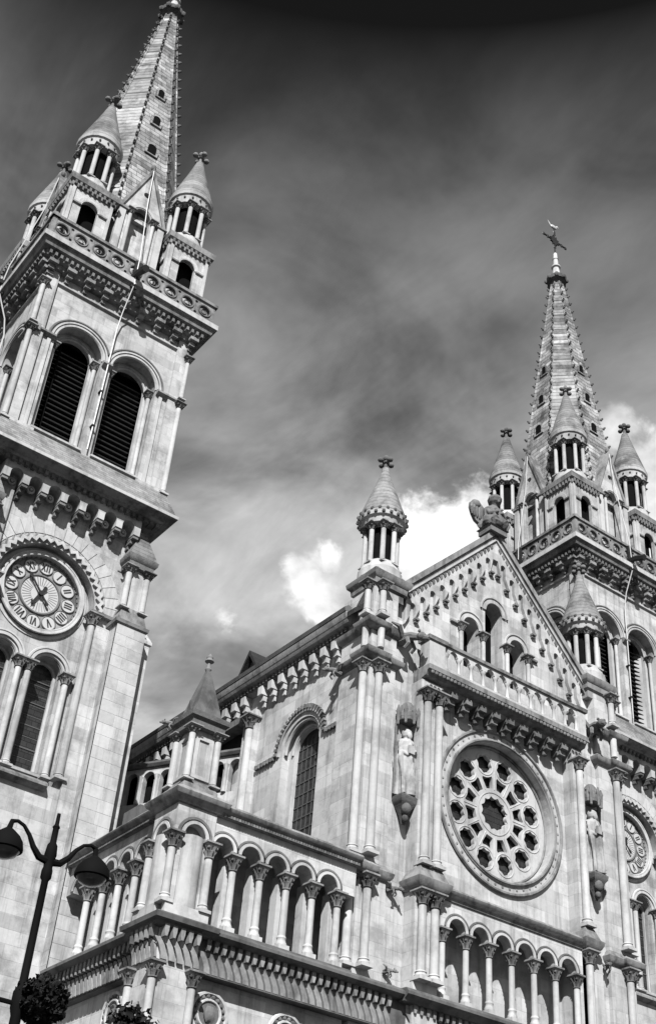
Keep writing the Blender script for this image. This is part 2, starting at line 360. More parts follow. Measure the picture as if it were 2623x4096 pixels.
def tower(loc, label):
    t = root('bell_tower', loc, label, 'tower', 'twin spired bell towers of the church')
    # ---- lower shaft
    add('shaft_core', MB().box(-2.0, 2.0, -1.70, 2.0, .0, 28.6).box(-1.4, 1.4, -1.0, 1.0, 28.6, 38), 'ashlar_tower', t)
    for k in (0, 1):
        F = FR(k)
        add('wall', MB(F).plate(rect(-2.75, 2.75, 0, 28.5), [arch(0, 1.85, 18.0, 24.5, 28)], 2.0, 2.6), 'ashlar_tower', t)
        hol = [arch(-.85, .5, 18.45, 21.95), arch(.85, .5, 18.45, 21.95), circ(0, 24.64, 1.42, 40)]
        add('recessed_wall', MB(F).plate([(-1.84, 18.0), (1.84, 18.0)]+[(1.84*cos(pi*i/28), 24.5+1.84*sin(pi*i/28)) for i in range(29)], hol, 1.85, 2.2), 'ashlar_tower', t)
        if k == 0:
            clock(t, k)
        for s in (-1, 1):
            w = add('window', MB(F).plate(arch(s*.85, .46, 18.5, 21.95), (), 1.72, 1.75), 'glass', t)
            fr = MB(F).plate(arch(s*.85, .5, 18.4, 21.95), [arch(s*.85, .41, 18.55, 21.95)], 1.75, 1.84)
            add('window_frame', fr, 'dressed', w)
            for z in (19.3, 20.1, 20.9, 21.7): add('glazing_bar', MB(F).box(s*.85-.42, s*.85+.42, 1.75, 1.775, z, z+.035), 'lead', w)
            for q in range(9):
                z = 18.6+q*.37; add('leading', MB(F).extr([(1.75, z), (1.76, z), (1.76, z+.02), (1.75, z+.02)], s*.85-.4, s*.85+.4), 'lead', w)
            add('archivolt', MB(F).band(s*.85, 21.95, .62, .72, 2.2, 2.36).roll(s*.85, 21.95, .58, .06, 2.24).roll(s*.85, 21.95, .78, .055, 2.33), 'dressed', w)
            add('sill', MB(F).extr([(1.8, 18.3), (2.3, 18.3), (2.3, 18.38), (1.8, 18.52)], s*.85-.5, s*.85+.5), 'dressed', w)
        for u in (-1.52, -.17, .17, 1.52): column(t, F(u, 2.34, 18.25), 3.75, .115, .38, .2)
        for u in (-1.87, 1.87): column(t, F(u, 2.62, 18.25), 6.15, .135, .46, .22)
        add('sill_string', MB(F).extr([(2.2, 17.65), (2.7, 17.75), (2.85, 17.85), (2.85, 17.93), (2.7, 18.05), (2.2, 18.1)], -1.5, 1.5), 'cornice_stone', t)
        # zigzag archivolt and voussoirs
        zz = []; n = 44
        for i in range(n+1): a = pi*i/n; r = 2.16 if i % 2 else 2.04; zz.append((r*cos(a), 24.5+r*sin(a)))
        zi = []
        for i in range(n, -1, -1): a = pi*i/n; r = 2.02 if i % 2 else 1.88; zi.append((r*cos(a), 24.5+r*sin(a)))
        zo = add('zigzag_arch', MB(F).plate(zz+zi, (), 2.45, 2.70), 'dressed', t)
        zz2 = [(p[0]*1.035, 24.5+(p[1]-24.5)*1.035) for p in zz]; zi2 = [(p[0]*1.008, 24.5+(p[1]-24.5)*1.008) for p in reversed(zz)]
        add('zigzag_line', MB(F).plate(zz2+zi2, (), 2.55, 2.63), 'cornice_stone', zo)
        nv = 19
        for i in range(nv):
            a0 = pi*i/nv+.005; a1 = pi*(i+1)/nv-.005
            add('voussoir', MB(F).band(0, 24.5, 2.24, 2.78, 2.5, 2.622, a0, a1, 4), 'dressed', zo)
        for s in (-1, 1): add('impost', MB(F).extr([(2.3, 24.35), (2.78, 24.4), (2.82, 24.5), (2.7, 24.58), (2.3, 24.58)], s*2.14-.4, s*2.14+.4), 'cornice_stone', t)
        # corbel table under the lower cornice
        ct = [(-2.7, 28.55), (-2.7, 27.84)]
        for i in range(7):
            c = -2.2+i*.735; ct += [(c-.24, 27.84)]+[(c-.24*cos(pi*j/10), 28.08+.24*sin(pi*j/10)) for j in range(11)]+[(c+.24, 27.84)]
        ct += [(2.7, 27.84), (2.7, 28.55)]
        cb = add('corbel_table', MB(F).plate(ct, (), 2.6, 3.2), 'ashlar_tower', t)
        for i in range(8):
            c = -2.2+(i-.5)*.735; add('corbel', MB(F).box(c-.11, c+.11, 2.6, 3.16, 27.72, 27.86).box(c-.10, c+.10, 2.6, 3.0, 27.58, 27.72).box(c-.08, c+.08, 2.6, 2.8, 27.42, 27.58), 'carved', cb)
        for i in range(7):
            c = -2.2+i*.735; add('rosette', MB(F).roll(c, 28.0, .12, .045, 2.78, 0, 2*pi, 12).plate(circ(c, 28.0, .05, 8), (), 2.6, 2.84), 'dressed', cb)
    # ---- buttresses and their pinnacles
    for sx_ in (-1, 1):
        for sy_ in (-1, 1):
            if sy_ > 0 and sx_ > 0: continue
            a = MB().box(min(sx_*2.5, sx_*3.56), max(sx_*2.5, sx_*3.56), min(sy_*1.7, sy_*3.26), max(sy_*1.7, sy_*3.26), 0, 24.2)
            b = add('buttress', a, 'ashlar_tower', t)
            add('buttress_cap', MB().rlathe(min(sx_*2.5, sx_*3.56), max(sx_*2.5, sx_*3.56), min(sy_*2.2, sy_*3.26), max(sy_*2.2, sy_*3.26), [(.0, 24.05), (.10, 24.12), (.12, 24.24), (.02, 24.3), (-.12, 24.9)]), 'cornice_stone', b)
            if sy_ < 0:                            # the courses of its front
                z = 9.0; r = random.Random(5+sx_)
                while z < 24.0:
                    cut = r.choice([.38, .62, .5]); x0, x1 = 2.5, 3.6; xm = x0+(x1-x0)*cut
                    for p, q in ((x0, xm-.003), (xm+.003, x1)):
                        dd = r.uniform(.03, .036); u0, u1 = sorted((sx_*p, sx_*q))
                        add('stone_block', MB().box(u0, u1, -3.26-dd, -3.2, z+.003, z+.415), 'dressed', b)
                    z += .42
            s2 = MB().box(min(sx_*2.0, sx_*4.08), max(sx_*2.0, sx_*4.08), min(sy_*1.5, sy_*2.74), max(sy_*1.5, sy_*2.74), 0, 24.0)
            s2.rlathe(min(sx_*2.6, sx_*4.08), max(sx_*2.6, sx_*4.08), min(sy_*1.5, sy_*2.74), max(sy_*1.5, sy_*2.74), [(0.003, 24.0), (.06, 24.06), (.06, 24.16), (-.5, 25.3)])
            add('side_buttress', s2, 'ashlar_tower', t)
            px_, py_ = sx_*3.0, sy_*2.74
            n = add('buttress_pinnacle', MB().box(px_-.34, px_+.34, py_-.34, py_+.34, 24.5, 26.9), 'dressed', t)
            for ax in (-1, 1):
                for ay in (-1, 1): column(n, (px_+ax*.36, py_+ay*.36, 24.8), 1.75, .12, .26, .12)
            add('pinnacle_cornice', MB().rlathe(px_-.46, px_+.46, py_-.46, py_+.46, [(-.1, 26.5), (.02, 26.55), (.03, 26.75), (.12, 26.85), (.14, 27.0), (.06, 27.05)]), 'carved', n)
            add('pinnacle_roof', MB().rlathe(px_-.1, px_+.1, py_-.1, py_+.1, [(.44, 27.05), (.40, 27.2), (.12, 28.0), (.03, 28.3)]), 'cone_stone', n)
    # ---- lower cornice and skirt roof
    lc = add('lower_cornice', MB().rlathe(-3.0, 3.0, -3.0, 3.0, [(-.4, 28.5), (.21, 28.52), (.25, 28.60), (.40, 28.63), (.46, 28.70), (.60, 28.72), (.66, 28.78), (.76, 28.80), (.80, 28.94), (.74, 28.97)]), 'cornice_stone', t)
    for k in (0, 1):
        F = FR(k); dm = MB(F).box(-.06, .06, 3.0, 3.36, 28.47, 28.63).mesh('dentil', 'carved')
        for i in range(27): o = put('dentil', dm, lc, F((i-13)*.25, 0, 0))
    add('skirt_roof', MB().rlathe(-3.0, 3.0, -3.0, 3.0, [(.77, 28.92), (.73, 28.99), (.34, 30.0), (.0, 30.02)]), 'skirt_stone', t)
    # ---- belfry
    add('belfry_floor', MB().box(-2.7, 2.7, -2.7, 2.7, 29.7, 30.2), 'ashlar_tower', t)
    for k in (0, 1, 2, 3):
        F = FR(k); WC = (-1.2, 1.2)
        add('belfry_wall', MB(F).plate(rect(-2.85, 2.85, 29.9, 38.2), [arch(c, 1.0, 30.35, 34.75, 20) for c in WC], 2.62, 3.1), 'ashlar_tower', t)
        if k > 1: continue
        for c in WC:
            w = add('belfry_opening', MB(F).plate(rect(c-1.1, c+1.1, 30.2, 36), [arch(c, .76, 30.45, 34.72, 18)], 2.4, 2.61), 'dressed', t)
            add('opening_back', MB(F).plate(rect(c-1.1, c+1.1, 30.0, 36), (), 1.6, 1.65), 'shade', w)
            for i in range(20):
                z = 30.55+i*.235
                if z < 35.2: add('louvre', MB(F).extr([(1.82, z+.20), (2.20, z), (2.22, z+.03), (1.84, z+.23)], c-.80, c+.80), 'louvre', w)
            add('archivolt', MB(F).band(c, 34.75, 1.0, 1.08, 3.0, 3.14, 0, pi, 24).band(c, 34.75, 1.12, 1.19, 3.09, 3.17, 0, pi, 24).roll(c, 34.75, 1.0, .045, 3.08), 'dressed', w)
            add('hood_mould', MB(F).roll(c, 34.75, 1.28, .05, 3.12, .36 if c < 0 else .06, pi-.06 if c < 0 else pi-.36), 'carved', w)
            add('inner_arch_roll', MB(F).roll(c, 34.72, .76, .045, 2.61).roll(c, 34.72, .88, .04, 2.62), 'dressed', w)
            for s in (-1, 1): column(w, F(c+s*.88, 2.80, 30.35), 4.40, .09, .34, .2)
            add('opening_sill', MB(F).extr([(2.2, 30.25), (3.2, 30.25), (3.2, 30.33), (2.2, 30.5)], c-1.0, c+1.0), 'dressed', w)
        for u0, u1 in ((-3.34, -2.22), (-.19, .19), (2.22, 3.34)):
            add('impost_string', MB(F).extr([(2.9, 34.48), (3.18, 34.52), (3.3, 34.62), (3.3, 34.70), (3.18, 34.78), (2.9, 34.78)], u0, u1), 'cornice_stone', t)
        for s in (-1, 1):
            u0, u1 = sorted((s*2.36, s*2.50)); 
            add('pilaster_strip', MB(F).box(u0, u1, 3.0, 3.17, 30.2, 34.5), 'dressed', t)
            add('parapet_base', MB(F).extr([(3.0, 29.95), (3.3, 29.95), (3.3, 30.15), (3.12, 30.3), (3.0, 30.3)], *sorted((s*2.1, s*2.85))), 'dressed', t)
    for sx_ in (-1, 1):
        for sy_ in (-1, 1):
            u0, u1 = sorted((sx_*2.72, sx_*3.22)); v0, v1 = sorted((sy_*2.72, sy_*3.22))
            p = add('corner_pilaster', MB().box(u0, u1, v0, v1, 29.9, 37.9), 'ashlar_tower', t)
            column(p, (sx_*3.24, sy_*3.24, 30.0), 4.55, .11, .25, .2); column(p, (sx_*3.24, sy_*3.24, 34.75), 2.3, .10, .3, .12)
    # ---- upper cornice
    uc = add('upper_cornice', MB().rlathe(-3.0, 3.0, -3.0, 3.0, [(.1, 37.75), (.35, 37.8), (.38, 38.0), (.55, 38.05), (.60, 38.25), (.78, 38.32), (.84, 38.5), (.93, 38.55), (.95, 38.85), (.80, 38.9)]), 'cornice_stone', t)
    add('cornice_fillet', MB().rlathe(-3.0, 3.0, -3.0, 3.0, [(.7, 38.56), (.96, 38.58), (.965, 38.83), (.7, 38.84)]), 'dressed', uc)
    add('cornice_fillet', MB().rlathe(-3.0, 3.0, -3.0, 3.0, [(.5, 28.81), (.805, 28.83), (.812, 28.955), (.5, 28.96)]), 'dressed', lc)
    for k in (0, 1):
        F = FR(k)
        cm = MB(F).box(-.19, .19, 3.0, 3.60, 37.80, 37.97).box(-.12, .12, 3.0, 3.44, 37.60, 37.80).box(-.09, .09, 3.0, 3.28, 37.42, 37.60).mesh('corbel', 'cornice_stone')
        for i in range(9): put('corbel', cm, uc, F((i-4)*.80, 0, 0))
        dm = MB(F).box(-.05, .05, 3.4, 3.70, 38.05, 38.22).mesh('dentil', 'carved')
        for i in range(31): put('dentil', dm, uc, F((i-15)*.23, 0, 0))
        add('corbel_string', MB(F).extr([(3.0, 37.24), (3.20, 37.28), (3.20, 37.38), (3.0, 37.42)], -3.2, 3.2), 'dressed', uc)
        # balustrade
        hs = [circ(-3.3+i*.825, 39.43, .27, 14) for i in range(9)]
        for i in range(8): hs += [circ(-2.89+i*.825, 39.72, .07, 8), circ(-2.89+i*.825, 39.14, .07, 8)]
        b = add('balustrade', MB(F).plate(rect(-3.78, 3.78, 38.88, 39.92), hs, 3.60, 3.76), 'cornice_stone', t)
        add('coping', MB(F).extr([(3.52, 39.9), (3.84, 39.9), (3.86, 40.02), (3.7, 40.1), (3.52, 40.06)], -3.86, 3.80 if k else 3.86), 'cornice_stone', b)
        for i in range(9): add('ring', MB(F).roll(-3.3+i*.825, 39.43, .29, .045, 3.76, 0, 2*pi, 14, 5).roll(-3.3+i*.825, 39.43, .12, .035, 3.70, 0, 2*pi, 10, 4), 'carved', b)
        sp = MB(F); sp.tube([(.0, 3.6, 39.05), (.0, 4.2, 39.0), (.03, 4.75, 38.8)], [.16, .15, .17], 6, False)
        sp.plate([(-.1, 38.4), (.16, 38.4), (.2, 39.9), (-.12, 39.9)], (), 3.78, 3.90)
        add('water_spout', sp, 'iron', t)
        cb = MB(F).tube([(0, 3.08, 46.5), (0, 3.3, 44), (0, 3.92, 40.1), (-.02, 3.98, 39.0), (0, 3.98, 38.5)], .022, 5).tube([(.0, 3.95, 38.4), (0.0, 3.45, 37.3), (.0, 3.28, 36.5), (0, 3.24, 30.4)], .028, 5)
        add('lightning_cable', cb, 'cable', t)
        for q in (31.5, 33.2): add('cable_clip', MB(F).box(-.07, .07, 3.08, 3.3, q, q+.06), 'iron', t)
    # ---- crown: corner aedicules with round turrets
    xm = cross_mesh(.82)
    for sx_ in (-1, 1):
        for sy_ in (-1, 1):
            cx_, cy_ = sx_*2.35, sy_*2.35
            a = add('aedicule', MB().box(cx_-.95, cx_+.95, cy_-.95, cy_+.95, 38.85, 39.9), 'ashlar_tower', t)
            for k in range(4):
                G = (lambda kk: (lambda u, d, z: tuple(Vector(FR(kk)(u, d, z))+Vector((cx_, cy_, 0)))))(k)
                add('aedicule_wall', MB(G).plate(rect(-.95 if k % 2 == 0 else -.77, .95 if k % 2 == 0 else .77, 39.9, 43.0), [arch(0, .38, 40.1, 41.8)] if k < 2 or (k == 3) else [], .77, .95), 'ashlar_tower', a)
                if k < 2:
                    add('aedicule_arch', MB(G).band(0, 41.8, .42, .56, .94, 1.0).roll(0, 41.8, .40, .04, .96), 'dressed', a)
                    for s in (-1, 1): add('corner_strip', MB(G).box(s*.86-.07, s*.86+.07, .94, 1.02, 39.9, 42.6), 'dressed', a); add('impost', MB(G).extr([(.94, 41.7), (1.03, 41.74), (1.03, 41.82), (.94, 41.84)], *sorted((s*.42, s*.8))), 'cornice_stone', a)
            add('inner_shade', MB().box(cx_-.5, cx_+.5, cy_-.5, cy_+.5, 39.9, 42.9), 'shade', a)  # near-black box stands in for the shade of the hollow interior
            dn = add('aedicule_cornice', MB().rlathe(cx_-.95, cx_+.95, cy_-.95, cy_+.95, [(-.02, 42.6), (.06, 42.62), (.07, 42.85), (.16, 42.92), (.19, 43.12), (.20, 43.2), (.05, 43.26), (-.15, 43.45)]), 'cornice_stone', a)
            for k in (0, 1):
                for i in range(9):
                    q = FR(k)((i-4)*.22, 1.06, 42.72); add('corbel', MB().box(cx_+q[0]-.045, cx_+q[0]+.045, cy_+q[1]-.045, cy_+q[1]+.045, 42.66, 42.88), 'carved', a)
            u = add('corner_turret', MB().lathe([(.98, 43.3), (.98, 43.5), (.9, 43.6), (.86, 43.9)], 20, (cx_, cy_)), 'dressed', t)
            add('turret_core', MB().lathe([(.56, 43.9), (.56, 46.1)], 16, (cx_, cy_)), 'shade', u)  # near-black solid core, makes the gaps between the columns dark
            for i in range(8):
                a_ = 2*pi*(i+.5)/8; column(u, (cx_+.76*cos(a_), cy_+.76*sin(a_), 43.88), 2.1, .105, .28, .14)
            hd = MB().lathe([(.62, 45.9), (.88, 45.95), (.92, 46.35), (1.0, 46.42), (1.03, 46.6), (.98, 46.66)], 24, (cx_, cy_))
            add('turret_head', hd, 'dressed', u)
            cs = MB()
            for i in range(16):
                a_ = 2*pi*i/16; cs.ball((cx_+.93*cos(a_), cy_+.93*sin(a_), 46.22), .055, 6, 4)
            add('turret_beading', cs, 'carved', u)
            add('turret_cone', MB().lathe([(1.03, 46.58), (1.0, 46.7), (.86, 47.2), (.66, 47.9), (.46, 48.6), (.30, 49.2), (.18, 49.7)], 24, (cx_, cy_)), 'cone_stone', u)
            put('cross_finial', xm, u, (cx_, cy_, 49.65))
    # ---- spire with gabled dormers
    add('spire_drum', MB().lathe([(2.75, 38.8), (2.75, 43.4)], 8, ph=pi/8, smooth=False), 'ashlar_tower', t)
    rz_ = lambda z: 3.0+(z-43.3)*(.36-3.0)/(62.4-43.3)
    sp = add('spire', MB().lathe([(3.0, 43.3), (.36, 62.4)], 8, ph=pi/8, smooth=False), 'spire_stone', t)
    for i in range(8):
        a_ = pi/8+i*pi/4
        add('spire_rib', MB().tube([(rz_(43.3)*cos(a_), rz_(43.3)*sin(a_), 43.3), (.36*cos(a_), .36*sin(a_), 62.4)], [.075, .05], 6), 'spire_stone', sp)
    ck = MB().ball((.0, 0, 0), (.10, .10, .12), 6, 5).ball((.09, 0, .06), .075, 6, 4).mesh('crocket', 'dirty')
    for i in range(8):
        a_ = pi/8+i*pi/4; z = 44.4
        while z < 62: r = rz_(z)+.13; put('crocket', ck, sp, (r*cos(a_), r*sin(a_), z), a_, (.8, .8, .8)); z += .72
    for k in range(4):
        F = FR(k)
        for z, w in ((48.9, .22), (51.4, .19), (53.9, .16)):
            ap = rz_(z)*cos(pi/8)
            v = add('spire_vent', MB(F).plate(arch(0, w, z-.25, z+.2, 8), (), ap-.3, ap+.09), 'shade', sp)
            add('vent_hood', MB(F).plate([(-w-.1, z-.3), (w+.1, z-.3), (w+.12, z+.25), (0, z+.65), (-w-.12, z+.25)], [arch(0, w, z-.22, z+.2, 8)], ap-.3, ap+.12), 'spire_stone', sp)
        d = add('dormer', MB(F).plate([(-1.05, 38.85), (1.05, 38.85), (1.05, 43.5), (0, 46.5), (-1.05, 43.5)], [arch(0, .42, 39.9, 43.5), circ(0, 44.9, .16, 10)], 2.75, 3.0).plate([(-1.0, 38.9), (1.0, 38.9), (1.0, 43.45), (0, 46.3), (-1.0, 43.45)], (), 1.0, 2.5), 'ashlar_tower', t)
        add('dormer_roof', MB(F).plate([(-1.2, 43.3), (0, 46.75), (1.2, 43.3), (1.05, 43.3), (0, 46.35), (-1.05, 43.3)], (), 1.0, 3.08), 'cornice_stone', d)
        add('dormer_shade', MB(F).plate(rect(-.8, .8, 39.0, 44.6), (), 2.5, 2.53), 'shade', d)
        add('dormer_arch', MB(F).band(0, 43.5, .46, .60, 2.95, 3.06).roll(0, 43.5, .43, .04, 3.0), 'dressed', d)
        for s in (-1, 1): column(d, F(s*.55, 3.05, 39.9), 3.6, .09, .3, .15); add('dormer_pier', MB(F).box(*sorted((s*.78, s*1.08)), 2.9, 3.1, 38.9, 43.3), 'dressed', d); add('dormer_impost', MB(F).extr([(2.95, 43.25), (3.16, 43.3), (3.16, 43.42), (2.95, 43.46)], *sorted((s*.68, s*1.15))), 'cornice_stone', d)
        add('gable_knob', MB(F).ball((0, 2.95, 46.85), (.12, .12, .2), 8, 6), 'carved', d)
    add('spire_collar', MB().lathe([(.36, 62.3), (.40, 62.45), (.62, 62.6), (.66, 62.85), (.55, 63.0), (.42, 63.1), (.30, 63.15)], 16), 'dirty', sp)
    cl = MB()
    for i in range(8): a_ = i*pi/4; cl.ball((.62*cos(a_), .62*sin(a_), 62.75), (.16, .16, .2), 6, 5)
    add('collar_leaves', cl, 'dirty', sp)
    add('spire_finial', MB().lathe([(.30, 63.1), (.24, 63.5), (.2, 63.9), (.30, 63.98), (.30, 64.06), (.17, 64.15), (.16, 64.7), (.2, 64.75), (.14, 64.85), (.12, 65.3), (.06, 65.4)], 12), 'dressed', sp)
    ic = MB(); ic.tube([(0, 0, 65.3), (0, 0, 67.7)], .05, 6); ic.tube([(-1.0, 0, 66.6), (1.0, 0, 66.6)], .06, 6)
    ic.plate([(.42*(1 if i % 2 else .62)*cos(2*pi*i/16), 66.6+.46*(1 if i % 2 else .62)*sin(2*pi*i/16)) for i in range(16)], (), -.05, .05)
    for s in (-1, 1):
        ic.ball((s*.98, 0, 66.6), (.14, .06, .14), 6, 4); ic.ball((s*.62, 0, 66.6), (.12, .06, .17), 6, 4); ic.ball((0, 0, 66.6+s*.62), (.14, .06, .12), 6, 4)
    ic.ball((0, 0, 67.45), (.13, .06, .15), 6, 4)
    cr = add('iron_cross', ic, 'iron', t)
    wk = MB(); wk.ball((0, 0, 67.95), (.30, .10, .17), 10, 6); wk.ball((.30, 0, 68.17), (.09, .07, .10), 8, 5); wk.tube([(.15, 0, 68.0), (.28, 0, 68.12)], .08, 6)
    wk.plate([(-.2, 67.95), (-.55, 68.3), (-.45, 68.0), (-.3, 67.85)], (), -.02, .02); wk.plate([(.36, 68.2), (.48, 68.16), (.37, 68.13)], (), -.02, .02)
    add('weathercock', wk, 'enamel', cr)
    return t
tower((12.55, 37.6, 0), 'near bell tower with a whole Roman numeral clock face behind the street lamp')
tower((41.25, 37.6, 0), 'far bell tower behind the gable, its slim spire topped by an iron cross')

# ================================================================== nave with the gabled front
XC = 26.9
N = root('church_nave', (XC, 28.4, 0), 'gabled church front with rose window, arcaded balcony and tall side wall beneath the roof', 'church', world=True)
def MY(Y): return MB(fY(Y))
def MX(X): return MB(fX(X))
# side walls, roof
WYC = 31.85
side = MB(fX(21.3)).plate(rect(28.6, 46, 0, 24.0), [arch(WYC, 1.05, 16.2, 20.85, 18)], -.55, 0)
add('side_wall', side, 'ashlar', N)
add('far_side_wall', MB().box(32.5, 33.0, 28.6, 46, 0, 24.0), 'ashlar', N)
rf = add('roof', MY(28.6).plate([(20.75, 24.55), (26.9, 30.35), (33.05, 24.55), (33.05, 24.35), (26.9, 30.1), (20.75, 24.35)], (), -24, 0), 'slate', N)
ev = add('eaves_cornice', MB(fX(21.3)).extr([(0, 23.95), (.25, 24.0), (.28, 24.15), (.48, 24.22), (.58, 24.42), (.60, 24.58), (.45, 24.64), (0, 24.7)], 29.0, 46), 'cornice_stone', N)
add('gutter', MB(fX(21.3)).extr([(.42, 24.6), (.62, 24.6), (.66, 24.74), (.5, 24.86), (.36, 24.82)], 29.0, 46), 'dirty', ev)
cm = MB(fX(21.3)).box(-.13, .13, 0, .34, 23.62, 23.95).box(-.10, .10, 0, .22, 23.40, 23.62).box(-.07, .07, 0, .12, 23.2, 23.40).mesh('corbel', 'dressed')
for y in [29.95+i*.62 for i in range(8)]+[35.4+i*.62 for i in range(14)]: put('corbel', cm, ev, (0, y, 0))
dm = MB(fX(21.3)).box(-.045, .045, 0, .36, 24.02, 24.14).mesh('dentil', 'carved')
for i in range(70): put('dentil', dm, ev, (0, 29.3+i*.2, 0))
# side window
w = add('side_window', MB(fX(21.3)).plate(arch(WYC, .80, 15.9, 20.9), (), -.50, -.47), 'glass', N)
add('window_splay', MB(fX(21.3)).plate(arch(WYC, 1.05, 16.0, 20.85, 18), [arch(WYC, .74, 16.1, 20.85, 18)], -.46, -.30), 'dressed', w)
for z in [16.4+i*.42 for i in range(12)]: add('glazing_bar', MB(fX(21.3)).box(WYC-.78, WYC+.78, -.47, -.445, z, z+.04), 'lead', w)
for u in (-.5, -.25, 0, .25, .5): add('leading', MB(fX(21.3)).box(WYC+u-.015, WYC+u+.015, -.47, -.45, 16.0, 21.4), 'lead', w)
add('window_roll', MB(fX(21.3)).roll(WYC, 20.85, .98, .06, -.10, 0, pi, 24).roll(WYC, 20.85, .82, .05, -.28, 0, pi, 24), 'dressed', w)
hm = MB(fX(21.3)).band(WYC, 20.85, 1.22, 1.30, 0, .07, 0, pi, 28)
add('hood_mould', hm, 'dressed', w)
bl = MB(fX(21.3)).box(-.05, .05, 0, .12, -.075, .075).mesh('billet', 'carved')
for i in range(25):
    a = pi*(i+.5)/25; put('billet', bl, w, (0, WYC+1.38*cos(a), 20.85+1.38*sin(a)), rot=(a-pi/2, 0, 0))
for y in [WYC-1.5-i*.17 for i in range(8)]+[WYC+1.5+i*.17 for i in range(7)]: put('billet', bl, w, (0, y, 20.86))
for s, a, b in ((0, WYC-2.75, WYC-1.42), (1, WYC+1.42, WYC+2.55)): add('label_string', MB(fX(21.3)).extr([(0, 20.92), (.1, 20.93), (.1, 20.99), (0, 21.0)], a, b), 'dressed', w)
# pilaster shaft at the end of the first bay
pb = add('side_pilaster', MB(fX(21.3)).box(34.55, 35.25, 0, .25, 14, 23.2), 'ashlar', N)
column(pb, (21.02, 34.75, 15.9), 7.0, .16, .5, .25)
add('pilaster_string', MB(fX(21.3)).extr([(0, 22.7), (.5, 22.75), (.55, 22.95), (0, 23.05)], 34.9, 37.5), 'cornice_stone', pb)
# dormer on the roof slope
dr = add('roof_dormer', MB(fX(21.5)).plate([(35.35, 24.7), (36.35, 24.7), (36.35, 25.5), (35.85, 26.1), (35.35, 25.5)], [arch(35.85, .27, 24.8, 25.25, 8)], -.9, 0), 'cornice_stone', N)
add('dormer_roof', MB(fX(21.5)).plate([(35.2, 25.35), (35.85, 26.28), (36.5, 25.35), (36.42, 25.3), (35.85, 26.08), (35.28, 25.3)], (), -1.6, .25), 'slate', dr)
add('dormer_shade', MB(fX(21.5)).plate(rect(35.4, 36.3, 24.7, 25.6), (), -.7, -.6), 'shade', dr)
